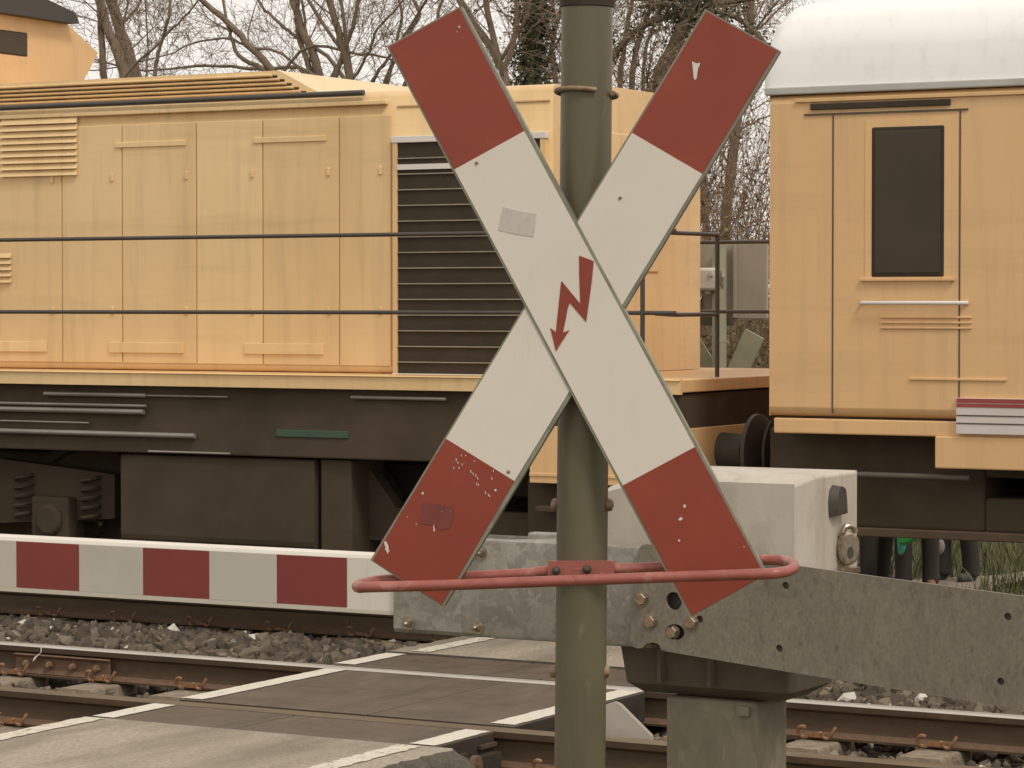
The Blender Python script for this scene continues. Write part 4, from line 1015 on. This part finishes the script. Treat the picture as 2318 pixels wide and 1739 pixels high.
for s in (-1, 1):
    c = V((xv0 + .02, YC + s * .875, 1.04)); obj('buffer', MB().tube([c, c - EX * .15], [.11, .10], 20).tube([c - EX * .15, c - EX * .21], [.065, .065], 16).tube([c - EX * .21, c - EX * .235], [.22, .2], 28), 'dark_iron', car, smooth=40)
# ================================================================== FAR SIDE: signal seen from behind, people, verge
YF = 8.6
fs_ = empty('crossing_signal', (X_(1621, YF), YF, -.22), 'back of the far crossing signal with grey plate, terminal box and crossed arms', 'railway signal')
def fp(px, py, dy=0.0): return P(px, py, YF + dy)
pm = fp(1617, 700)
fpost = obj('post', MB().tube([(pm.x, YF + .09, -.22), (pm.x, YF + .09, fp(1617, 560).z)], .055, 20).tube([(pm.x, YF + .09, fp(1617, 776).z), (pm.x, YF + .09, fp(1617, 773).z)], .058, 20), 'cross_back', fs_, smooth=50)
a, b = fp(1545, 722), fp(1716, 545)
pl = obj('back_plate', MB().box(a.x, b.x, YF + .16, YF + .20, a.z, b.z), 'signal_back', fs_, bevel=.006)
for px in (1567, 1645):
    q = fp(px, 600); obj('rail_strip', MB().box(q.x - .006, q.x + .010, YF + .128, YF + .16, a.z + .01, b.z - .01), 'signal_back', pl)
obj('lower_frame', MB().box(fp(1567, 0).x, fp(1645, 0).x, YF + .125, YF + .16, a.z - .05, a.z + .06), 'base_cast', pl, bevel=.004)
c0, c1 = fp(1576, 659), fp(1622, 606)
tb = obj('terminal_box', MB().box(c0.x, c1.x, YF - .0, YF + .12, c0.z, c1.z), 'termbox', fs_, bevel=.025, seg=3, smooth=40)
q = fp(1611, 618); obj('lid_knob', MB().box(q.x - .013, q.x + .013, YF - .02, YF + .0, q.z - .022, q.z + .018), 'termbox', tb, bevel=.003)
q = fp(1598, 661); obj('cable_gland', MB().box(q.x - .02, q.x + .02, YF + .03, YF + .09, q.z - .012, q.z + .01), 'termbox', tb)
q = fp(1630, 627); obj('latch', MB().tube([(q.x, YF + .05, q.z - .07), (q.x + .012, YF + .03, q.z), (q.x, YF + .05, q.z + .05)], .012, 6), 'signal_back', tb)
obj('cable', MB().tube(smooth_path([fp(1590, 662, .05), fp(1572, 660, .02), fp(1556, 672), fp(1553, 688), fp(1566, 694), fp(1580, 684), fp(1588, 672, .03), fp(1589, 664, .05)], 5), .0045, 6), 'termbox', fs_, smooth=60)
obj('cable', MB().tube(smooth_path([fp(1561, 612, .1), fp(1560, 640, .08), fp(1563, 660, .1)], 5), .006, 6), 'signal_back', fs_, smooth=60)
# number 57 on the plate
num = bpy.data.curves.new('number', 'FONT'); num.body = '57'; num.size = .034; num.extrude = .001
no = bpy.data.objects.new('number', num); COL.objects.link(no)
q = fp(1683, 713); no.location = (q.x, YF + .1585, q.z); no.rotation_euler = (pi / 2, 0, 0)
bpy.context.view_layer.update()
me = bpy.data.meshes.new_from_object(no.evaluated_get(bpy.context.evaluated_depsgraph_get())); Mw = no.matrix_world.copy(); bpy.data.objects.remove(no)
me.transform(world(pl).inverted() @ Mw); me.materials.clear(); me.materials.append(K['white']); no = bpy.data.objects.new('number', me); COL.objects.link(no); no.parent = pl
cx = fp(1622, 905)
for nm, p0 in (('right', (1690, 756)), ('left', (1538, 772))):
    e = fp(*p0); d = (e - cx); d.y = 0; L = d.length; d.normalize(); n_ = V((-d.z, 0, d.x))
    q = [cx - d * L + n_ * .083, cx + d * L + n_ * .083, cx + d * L - n_ * .083, cx - d * L - n_ * .083]
    off = V((0, .14 if nm == 'right' else .165, 0))
    ar = obj('arm', MB().prism([p + off for p in q], (0, .02, 0)), 'cross_back', fs_, bevel=.003)
obj('bracket', MB().box(cx.x - .10, cx.x + .10, YF + .10, YF + .14, fp(1620, 855).z, fp(1620, 838).z), 'cross_back', fs_)

# ---- people waiting behind the train: one continuous skinned body each, clothing as children
def skin_mesh(name, chains, mtl, parent, levels=1):
    """chains: list of lists of (point, radius); first point of a later chain that repeats an earlier point shares its vertex"""
    vs, rs_, es, idx = [], [], [], {}
    for ch in chains:
        prev = None
        for p, r in ch:
            key = tuple(round(x, 4) for x in p)
            if key not in idx: idx[key] = len(vs); vs.append(p); rs_.append(r)
            i = idx[key]
            if prev is not None: es.append((prev, i))
            prev = i
    me = bpy.data.meshes.new(name); me.from_pydata(vs, es, []); o = bpy.data.objects.new(name, me); COL.objects.link(o)
    o.modifiers.new('skin', 'SKIN')
    for i, sv_ in enumerate(me.skin_vertices[0].data):
        r = rs_[i]; sv_.radius = (r, r) if not isinstance(r, tuple) else r; sv_.use_root = (i == 0)
    sb = o.modifiers.new('sub', 'SUBSURF'); sb.levels = sb.render_levels = levels
    bpy.context.view_layer.update()
    m2 = bpy.data.meshes.new_from_object(o.evaluated_get(bpy.context.evaluated_depsgraph_get()))
    o.modifiers.clear(); o.data = m2; m2.name = name; m2.materials.clear(); m2.materials.append(K[mtl])
    m2.polygons.foreach_set('use_smooth', [True] * len(m2.polygons))
    o.parent = parent; return o
def person(loc, rz, h, label, jacket, shoe, stride=.0, armbend=.0, lean=.0):
    e = empty('person', loc, label, 'person', 'people waiting behind the train', rz)
    k = h / 1.72
    def J(x, y, z): return (x * k, y * k, z * k)
    pel, sp1, sp2, nk, hb, hm, ht = J(0, 0, .93), J(0, lean * .3, 1.10), J(0, lean * .6, 1.30), J(0, lean, 1.44), J(0, lean - .01, 1.53), J(0, lean - .025, 1.61), J(0, lean - .01, 1.69)
    body = [[(pel, .115 * k), (sp1, .11 * k), (sp2, .12 * k), (nk, .055 * k), (hb, .065 * k), (hm, .085 * k), (ht, .06 * k)]]
    jk = [[(J(0, 0, .86), .150 * k), (pel, .148 * k), (sp1, .142 * k), (sp2, .150 * k), (J(0, lean, 1.40), .085 * k)]]
    tr = [[(J(0, 0, .96), .138 * k), (pel, .138 * k)]]
    shoes = []
    for s in (-1, 1):
        sh, el, wr = J(.17 * s, lean, 1.37), J(.24 * s, lean + .02, 1.10), J(.25 * s, lean - .05 - armbend, .85)
        pm_ = J(.25 * s, lean - .07 - armbend, .77)
        body.append([(sp2, .12 * k), (sh, .06 * k), (el, .045 * k), (wr, .03 * k), (pm_, .034 * k)])
        for f in range(4):
            a_ = (f - 1.5) * .019; ln = (.074, .086, .080, .062)[f]
            body.append([(pm_, .034 * k), (J(.25 * s - .0, lean - .07 - armbend + a_, .735), .0105 * k), (J(.245 * s, lean - .07 - armbend + a_, .735 - ln * .5), .0095 * k), (J(.232 * s, lean - .07 - armbend + a_, .735 - ln * .85), .008 * k)])
        body.append([(pm_, .034 * k), (J(.235 * s, lean - .11 - armbend, .765), .012 * k), (J(.225 * s, lean - .125 - armbend, .73), .010 * k)])
        jk.append([(sp2, .150 * k), (sh, .085 * k), (el, .066 * k), (J(.25 * s, lean - .045 - armbend, .875), .05 * k)])
        hp_, kn, an, to = J(.095 * s, 0, .88), J(.10 * s, -.02 + s * stride * .5, .49), J(.10 * s, .02 + s * stride, .085), J(.12 * s, -.13 + s * stride, .03)
        body.append([(pel, .115 * k), (hp_, .085 * k), (kn, .056 * k), (an, .038 * k), (J(.115 * s, -.06 + s * stride, .04), .034 * k), (to, .028 * k)])
        tr.append([(pel, .138 * k), (hp_, .105 * k), (kn, .078 * k), (J(.10 * s, .012 + s * stride, .16), .070 * k), (J(.10 * s, .010 + s * stride, .07), .072 * k), (J(.10 * s, .008 + s * stride, .035), .070 * k)])
        shoes.append([(J(.10 * s, .06 + s * stride, .045), .042 * k), (J(.105 * s, -.02 + s * stride, .045), .045 * k), (J(.12 * s, -.14 + s * stride, .032), .036 * k)])
    skin_mesh('body', body, 'skin', e, 2); skin_mesh('trousers', tr, 'cloth_dark', e, 2); skin_mesh('jacket', jk, jacket, e, 2)
    for c_ in shoes: skin_mesh('shoe', [c_], shoe, e, 2)
    M = world(e)
    W = lambda *p: M @ V(J(*p))
    obj('hair', MB().sphere(W(0, lean + .012, 1.645), .105 * k, 14, 10, sc=(.92, 1, .92)).sphere(W(0, lean + .05, 1.56), .075 * k, 10, 8), 'hair', e, smooth=80)
    for s in (-1, 1):
        obj('eye', MB().sphere(W(.032 * s, lean - .098, 1.605), .012 * k, 8, 6), 'white', e, smooth=80)
        obj('ear', MB().sphere(W(.085 * s, lean - .01, 1.59), .028 * k, 8, 6, sc=(.4, .7, 1)), 'skin', e, smooth=80)
    obj('nose', MB().sphere(W(0, lean - .112, 1.58), .018 * k, 8, 6, sc=(.7, 1, 1.3)), 'skin', e, smooth=80)
    obj('mouth', MB().sphere(W(0, lean - .093, 1.545), .02 * k, 8, 6, sc=(1.2, .5, .3)), 'red_hoop', e, smooth=80)
    return e
gz = -.215
def ppos(px, Y): return V((X_(px, Y), Y, gz))
p1 = person(ppos(1985, 8.9), radians(62), 1.70, 'person in dark trousers standing nearest the pale drive box, behind the train', 'jacket2', 'shoe_dark', .04)
p2 = person(ppos(2078, 8.8), radians(15), 1.66, 'person in dark trousers and brown shoes carrying a green bag, behind the train', 'jacket', 'shoe', .03)
p3 = person(ppos(2166, 9.5), radians(-25), 1.74, 'person in wide dark trousers standing farthest right behind the train, by the grass', 'jacket2', 'shoe_dark', .05)
# bags hanging from their hands
def bag(name, M_, pts_, th, mtl, label, cat):
    q = [M_ + V((x, 0, z)) for x, z in pts_]; ctr = sum(q, V()) / len(q); m_ = MB(); n_ = len(q)
    fr2 = [ctr + (p - ctr) * .8 - EY * th for p in q]; bk2 = [ctr + (p - ctr) * .8 + EY * th for p in q]
    m_.add(q + fr2 + bk2, [(i, (i + 1) % n_, n_ + (i + 1) % n_, n_ + i) for i in range(n_)] + [((i + 1) % n_, i, 2 * n_ + i, 2 * n_ + (i + 1) % n_) for i in range(n_)])
    m_.add(fr2, [tuple(range(n_))]); m_.add(bk2, [tuple(reversed(range(n_)))])
    return tag(obj(name, m_, mtl, loc=M_, bevel=.01, smooth=60), label, cat)
Yg = 8.52
g0 = P(2056, 1212, Yg); hand = V((g0.x + .02, Yg, .53))
def rel(px, py, Y, o): p = P(px, py, Y); return (p.x - o.x, p.z - o.z)
bag('carrier_bag', g0, [rel(2031, 1140, Yg, g0), rel(2090, 1150, Yg, g0), rel(2082, 1222, Yg, g0), rel(2048, 1236, Yg, g0), rel(2036, 1234, Yg, g0)], .05, 'greenbag', 'bright green plastic carrier bag hanging from a hand behind the train', 'bag')
g1 = P(2041, 1245, Yg + .1); bag('carrier_bag', g1, [rel(2032, 1180, Yg + .1, g1), rel(2046, 1180, Yg + .1, g1), rel(2049, 1238, Yg + .1, g1), rel(2045, 1254, Yg + .1, g1), rel(2037, 1260, Yg + .1, g1), rel(2034, 1232, Yg + .1, g1)], .04, 'tealbag', 'slim teal plastic bag below the green carrier bag', 'bag')
g2 = P(2120, 1236, 9.1)
bb = tag(obj('hand_bag', MB().sphere(P(2122, 1237, 9.1), .062, 12, 9, sc=(.95, .7, 1.1)).tube([P(2118, 1222, 9.1), P(2117, 1160, 9.1), P(2119, 1100, 9.1)], [.04, .03, .006], 8), 'greybag', loc=g2, smooth=60), 'small grey cloth bag with knotted top hanging between two people', 'bag')

# grass and path on the far verge
xs_ = (X_(1880, 9) , X_(2420, 9))
m = MB(); n_ = 24
for i in range(n_):
    pass
pth = MB(); L_, R_ = [], []
for i in range(30):
    y = 7.9 + 9 * i / 29; L_.append((X_(1985, 9) + .25 * sin(y * 2) + .3 * (y - 9), y, lerp_prof(y, GP) + .035)); R_.append((X_(2240, 9) + .2 * sin(y * 3 + 1) + .3 * (y - 9), y, lerp_prof(y, GP) + .035))
pth.add(L_ + R_, [(i, i + 1, 31 + i, 30 + i) for i in range(29)])
tag(obj('trodden_path', pth, 'path'), kind='structure')
def blades(n, x0, x1, y0, y1, h0, h1, keep):
    vs, fs = [], []
    X = rng.uniform(x0, x1, n); Y = rng.uniform(y0, y1, n)
    for x, y in zip(X, Y):
        if not keep(x, y): continue
        z = lerp_prof(y, GP) - .02; h = rng.uniform(h0, h1) * (.5 + .9 * (.5 + .5 * sin(x * 2.7 + y * 1.9) * sin(x * 1.1 - y * 2.3))); a = rng.uniform(0, 2 * pi); w = .008
        dx_, dy_ = cos(a) * w, sin(a) * w; lx, ly = rng.normal(0, .3, 2) * h; o = len(vs)
        vs += [(x - dx_, y - dy_, z), (x + dx_, y + dy_, z), (x + lx * .4 + dx_ * .6, y + ly * .4 + dy_ * .6, z + h * .6), (x + lx * .4 - dx_ * .6, y + ly * .4 - dy_ * .6, z + h * .6), (x + lx, y + ly, z + h)]
        fs += [(o, o + 1, o + 2, o + 3), (o + 3, o + 2, o + 4)]
    return vs, fs
xc0, xc1 = X_(2000, 9), X_(2200, 9)
def kp(x, y):
    l_ = X_(1985, 9) + .25 * sin(y * 2) + .3 * (y - 9); r_ = X_(2240, 9) + .2 * sin(y * 3 + 1) + .3 * (y - 9)
    return not (l_ + .1 < x < r_ - .1)
vs, fs = blades(42000, -10, 5.5, 7.7, 18, .08, .30, kp)
tag(obj('grass', MB().add(vs, fs), 'grass', recalc=False), 'green and straw coloured grass on the verge behind the train', 'grass', kind='stuff')

# dead leaves and bits of stalk lying on the track bed
vs, fs = [], []
for _ in range(420):
    x = random.choice((random.uniform(-13.5, RX0), random.uniform(RX1, .5), random.uniform(RX1, .5))); y = random.choice((random.uniform(.1, 1.4), random.uniform(1.65, 3.4), random.uniform(-.8, -.1)))
    z = bz(x, y) + .03; a = random.uniform(0, pi); s = random.uniform(.012, .03); o_ = len(vs)
    u = V((cos(a), sin(a), random.uniform(-.3, .3))); w_ = V((-sin(a), cos(a), random.uniform(-.5, .5))) * random.choice((.5, .5, .12)); p = V((x, y, z))
    if abs(w_.length) < .2: s *= 2.2
    vs += [p - u * s, p - w_ * s, p + u * s, p + w_ * s]; fs.append((o_, o_ + 1, o_ + 2, o_ + 3))
tag(obj('dead_leaves', MB().add(vs, fs), 'litter', recalc=False), 'dead leaves and stalks lying among the track stones', 'leaves', kind='stuff')

# ================================================================== TREES AND BRUSH
def rv(s=1.0): return V((random.gauss(0, s), random.gauss(0, s), random.gauss(0, s)))
def limb(m, p, d, L, r, segs, n, wob, lift, ends):
    """one bent tapering limb; returns its points"""
    pts_ = [V(p)]; d = V(d).normalized(); rr = [r]
    for i in range(segs):
        d = (d + rv(wob) + EZ * lift).normalized(); pts_.append(pts_[-1] + d * (L / segs)); rr.append(r * (1 - (1 - ends) * (i + 1) / segs))
    m.tube(pts_, rr, n, caps=False); return pts_
def branch_out(m, pts_, r, depth, L, counts, spread, tw_r, lift=.05):
    """side limbs along a limb, recursively"""
    if depth >= len(counts): return
    k = len(pts_) - 1
    for _ in range(counts[depth]):
        t = random.uniform(.15, 1) * k; i = min(int(t), k - 1); p = pts_[i].lerp(pts_[i + 1], t - i)
        ax_ = (pts_[i + 1] - pts_[i]).normalized(); side = ax_.orthogonal().normalized(); side.rotate(Matrix.Rotation(random.uniform(0, 2 * pi), 3, ax_))
        d = ax_ * random.uniform(.3, 1.0) + side * random.uniform(.5, 1.0) * spread
        l_ = L * random.uniform(.45, 1.05); rn = max(tw_r, r * random.uniform(.35, .6))
        q = limb(m, p, d, l_, rn, 5 if depth == 0 else (4 if depth == 1 else 3), 5 if depth == 0 else 3, .16, lift, .35)
        branch_out(m, q, rn, depth + 1, L * .48, counts, spread, tw_r, lift)
def leaf_cloud(pts_, n, spread, size):
    vs, fs = [], []
    for _ in range(n):
        c = random.choice(pts_) + rv(spread); a, b = rv().normalized(), rv().normalized(); b = (b - a * a.dot(b)).normalized(); s = size * random.uniform(.5, 1.3); o = len(vs)
        vs += [c - a * s, c - b * s * .6, c + a * s, c + b * s * .6]; fs.append((o, o + 1, o + 2, o + 3))
    return vs, fs
def stem_path(pix, Y):
    """stem described by a few measured points, carried down to the ground"""
    pts_ = [P(x, y, Y) for x, y in pix]
    a, b = pts_[0], pts_[1]; d = (b - a).normalized(); m1 = a - d * .9; m2 = V((m1.x - d.x * .7, Y, m1.z - 1.3)); g = V((m2.x - d.x * .3, Y, -.3))
    return smooth_path([g, m2, m1] + pts_, 4)
def tree(Y, stems, label, cat='tree', group=None, counts=(7, 5, 5), L=1.9, tw=.0045, spread=.9, ivy=0, leaves=0, kind='bare_tree', lift=.05):
    base = stem_path(stems[0][0], Y)[0]
    e = empty(kind, base, label, cat, group)
    tm, cm_ = MB(), MB(); allp = []
    for pix, r0, r1 in stems:
        p = stem_path(pix, Y); k = len(p)
        # carry the stem upward past the frame
        d = (p[-1] - p[-3]).normalized(); q = p[-1]
        for i in range(6):
            d = (d + rv(.10) + EZ * .05).normalized(); q = q + d * .5; p.append(q)
        K_ = len(p); rr = [r0 * 1.25 + (r1 * .8 - r0 * 1.25) * i / (K_ - 1) for i in range(K_)]
        p = [a + rv(.008) if 0 < i < K_ - 1 else a for i, a in enumerate(p)]
        tm.tube(p, rr, 9, caps=False)
        h = [a for a in p if a.z > 2.6]; allp += h
        if len(h) > 2: branch_out(cm_, h, (r0 + r1) / 2 * .5, 0, L, counts, spread, tw, lift)
    obj('trunk', tm, 'bark', e, smooth=60)
    obj('crown', cm_, 'twig', e, recalc=False)
    if ivy:
        pts_ = []
        for pix, r0, r1 in stems: 
            p = stem_path(pix, Y); pts_ += [a.lerp(b, random.random()) for a, b in zip(p, p[1:]) for _ in range(4)]
        vs, fs = leaf_cloud(pts_, ivy, stems[0][1] * 1.15, .035); obj('ivy', MB().add(vs, fs), 'ivy', e, recalc=False)
    if leaves:
        cv = [V(v) for v in cm_.v[::7]]; vs, fs = leaf_cloud(cv, leaves, .03, .018); obj('dry_leaves', MB().add(vs, fs), 'dryleaf', e, recalc=False)
    return e
tree(23, [([(284, 180), (268, 120), (245, 70), (228, 10)], .085, .06), ([(228, 60), (226, 30), (230, -10)], .05, .04)], 'leaning bare tree with a forked trunk, left of the far left pair', leaves=160, counts=(8, 5, 5))
tree(24, [([(306, 175), (290, 120), (268, 60), (248, -10)], .10, .085)], 'thick leaning bare trunk, right of the far left pair', leaves=260, counts=(8, 5, 5))
tree(22, [([(350, 175), (357, 130), (366, 95), (380, 40)], .032, .02), ([(362, 95), (395, 60), (430, 25)], .02, .012), ([(330, 178), (334, 130), (333, 90)], .02, .010)], 'thin bare sapling with dry leaves beside the two thick leaning trunks', leaves=420, counts=(8, 6, 5), L=1.2)
tree(25, [([(620, 165), (570, 110), (520, 55), (450, -5)], .062, .04), ([(600, 160), (540, 125), (522, 80), (515, 60)], .04, .02), ([(590, 157), (500, 148), (420, 152), (390, 157)], .03, .015), ([(560, 105), (505, 85), (440, 98), (395, 118)], .022, .01)], 'bare tree leaning far to the left over the slatted train roof', counts=(7, 5, 5))
tree(26, [([(732, 200), (708, 120), (680, 60), (660, -10)], .075, .055), ([(705, 165), (685, 110), (672, 70), (672, 30)], .05, .03), ([(672, 85), (640, 60), (600, 22), (580, -10)], .03, .02), ([(745, 190), (775, 130), (772, 110)], .04, .03), ([(715, 170), (700, 110), (690, 50)], .03, .02)], 'bare tree with several crowded stems left of the crossbuck', counts=(6, 5, 5))
tree(24, [([(798, 205), (782, 130), (768, 80), (752, 20), (745, -10)], .055, .05), ([(790, 135), (780, 70), (770, -10)], .032, .025), ([(786, 100), (802, 50), (812, -5)], .035, .03), ([(800, 180), (835, 120), (855, 65), (900, 20)], .025, .015), ([(825, 210), (860, 160), (885, 125)], .03, .02), ([(800, 122), (845, 124), (900, 140)], .022, .015)], 'bare tree with slim upright stems beside the top of the crossbuck', counts=(6, 5, 5))
tree(25, [([(960, 110), (985, 60), (1000, 0)], .035, .02), ([(935, 60), (950, 30), (930, -10)], .03, .02), ([(900, 90), (910, 40), (905, 0)], .025, .02)], 'small bare tree hidden behind the upper left arm of the crossbuck', counts=(8, 6, 5), L=1.6)
tree(22, [([(1150, 200), (1120, 120), (1060, 35), (1040, 0)], .06, .04), ([(1135, 150), (1110, 60), (1098, -5)], .05, .035), ([(1140, 160), (1165, 80), (1170, -5)], .045, .03), ([(1150, 110), (1190, 40), (1200, 0)], .03, .02)], 'bare branching tree between the crossbuck arm and the ivy covered trunk', counts=(9, 7, 6))
tree(23, [([(1205, 200), (1205, 120), (1212, 50), (1215, -10)], .11, .10)], 'upright trunk wrapped in ivy left of the grey green pole', ivy=9000, counts=(9, 7, 6), kind='ivy_tree', group='ivy covered trees', leaves=500)
tree(23, [([(1480, 210), (1530, 100), (1556, 40), (1566, -10)], .10, .085), ([(1556, 30), (1600, 12), (1680, 2)], .045, .03), ([(1550, 20), (1500, 8), (1460, 0)], .035, .025)], 'dark leaning trunk with ivy behind the upper right arm of the crossbuck', ivy=3000, counts=(9, 7, 6), kind='ivy_tree', group='ivy covered trees', leaves=700)
tree(25, [([(1402, 195), (1410, 120), (1420, 60), (1432, -10)], .04, .03), ([(1430, 195), (1440, 110), (1465, 40), (1475, -5)], .045, .03), ([(1455, 190), (1462, 110), (1480, 60)], .03, .02)], 'clump of slim brown stems right of the grey green pole', counts=(11, 8, 6), leaves=1400)
tree(27, [([(1290, 190), (1300, 110), (1290, 0)], .06, .04), ([(1260, 195), (1250, 110), (1270, 20)], .05, .03)], 'bare tree standing directly behind the grey green pole', counts=(11, 8, 6), leaves=900)
tree(26, [([(1640, 520), (1665, 300), (1690, 100), (1700, 0)], .08, .06), ([(1600, 520), (1590, 300), (1625, 80)], .06, .04)], 'pair of slim trunks in the gap between the two train vehicles', counts=(16, 8, 6), leaves=900)
tree(24, [([(20, 180), (15, 100), (60, 20), (85, 0)], .05, .035), ([(-60, 180), (-80, 60), (-40, 0)], .06, .04)], 'bare tree half hidden by the black cab roof', counts=(11, 7, 6))
# brush: dense dead stems with sparse leaves
def shrub(px, Y, w, h, n, label, leaves=0, mtl='brush', leafmat='bushleaf'):
    b0 = V((X_(px, Y), Y, -.25)); e = empty('shrub', b0, label, 'shrub', 'shrubs behind the train')
    m_ = MB()
    for _ in range(n):
        p = b0 + V((random.uniform(-w, w) * .7, random.uniform(-.8, .8), 0)); d = V((random.gauss(0, .30), random.gauss(0, .25), 1))
        q = limb(m_, p, d, h * random.uniform(.55, 1.1), random.uniform(.007, .016), 6, 4, .11, .0, .3)
        branch_out(m_, q, .008, 0, h * .30, (5, 4), 1.0, .0035, -.02)
    obj('stems', m_, mtl, e, recalc=False)
    if leaves:
        cv = [V(v) for v in m_.v[::5] if v[2] > .35 * h]
        vs, fs = leaf_cloud(cv, leaves, .07, .026); obj('foliage', MB().add(vs, fs), leafmat, e, recalc=False)
    return e
shrub(1500, 13.5, 1.2, 2.6, 55, 'red brown bramble bush behind the left edge of the signal plate', 700)
shrub(1625, 13.0, 1.2, 3.0, 60, 'yellow green leafy bush just behind the signal plate', 2600)
shrub(1745, 14.0, 1.2, 2.7, 55, 'red brown dead bush right of the signal plate', 500)
shrub(1570, 18, 1.6, 4.4, 60, 'tall brown thicket far behind the signal plate', 900, leafmat='dryleaf')
shrub(1720, 19, 1.6, 4.6, 60, 'tall brown thicket far behind, right of the signal plate', 900, leafmat='dryleaf')
shrub(1420, 19, 1.6, 5.4, 55, 'tall thicket with dry leaves seen right of the grey green pole', 1500, leafmat='dryleaf')
shrub(1500, 20.5, 1.6, 5.6, 60, 'tall brown thicket below the dark leaning ivy trunk', 1500, leafmat='dryleaf')
shrub(1245, 20, 1.4, 5.4, 50, 'brown thicket at the foot of the ivy wrapped trunk', 1600, leafmat='dryleaf')
shrub(1170, 21, 1.2, 5.2, 40, 'thin brown thicket left of the ivy wrapped trunk', 500, leafmat='dryleaf')
shrub(2250, 15.5, 1.6, 2.2, 45, 'red brown bush behind the waiting people', 300)
shrub(2010, 16, 1.6, 2.2, 40, 'low brown bush behind the pale drive box', 300)

# ================================================================== LIGHT
w = bpy.data.worlds.new('World'); S.world = w; w.use_nodes = True
n = w.node_tree.nodes; l = w.node_tree.links; bg = n['Background']
SUN_EL, SUN_AZ = radians(50), radians(118)     # azimuth clockwise from +Y: veiled sun, high on the right
sky = n.new('ShaderNodeTexSky'); sky.sky_type = 'NISHITA'; sky.sun_disc = False
sky.sun_elevation = SUN_EL; sky.sun_rotation = SUN_AZ; sky.air_density = 1.0; sky.dust_density = 4.0; sky.ozone_density = 1.0
hs_ = n.new('ShaderNodeHueSaturation'); hs_.inputs['Saturation'].default_value = .12
l.new(sky.outputs['Color'], hs_.inputs['Color'])
mx = n.new('ShaderNodeMix'); mx.data_type = 'RGBA'; mx.inputs['Factor'].default_value = .9
mx.inputs['B'].default_value = (8.6, 8.2, 7.6, 1)      # even overcast veil
l.new(hs_.outputs['Color'], mx.inputs['A']); l.new(mx.outputs['Result'], bg.inputs['Color'])
bg.inputs['Strength'].default_value = .10
sl_ = bpy.data.lights.new('sun', 'SUN'); sl_.energy = 1.2; sl_.angle = radians(14); sl_.color = (1, .95, .86)
so = bpy.data.objects.new('sun', sl_); COL.objects.link(so)
sd = V((sin(SUN_AZ) * cos(SUN_EL), cos(SUN_AZ) * cos(SUN_EL), sin(SUN_EL)))
so.rotation_euler = sd.to_track_quat('Z', 'Y').to_euler(); so.location = (5, 0, 20)

S.view_settings.view_transform = 'Standard'; S.view_settings.look = 'None'
S.view_settings.exposure = 0.26; S.view_settings.gamma = 1
S.cycles.use_denoising = True
S.cycles.max_bounces = 8; S.cycles.diffuse_bounces = 5
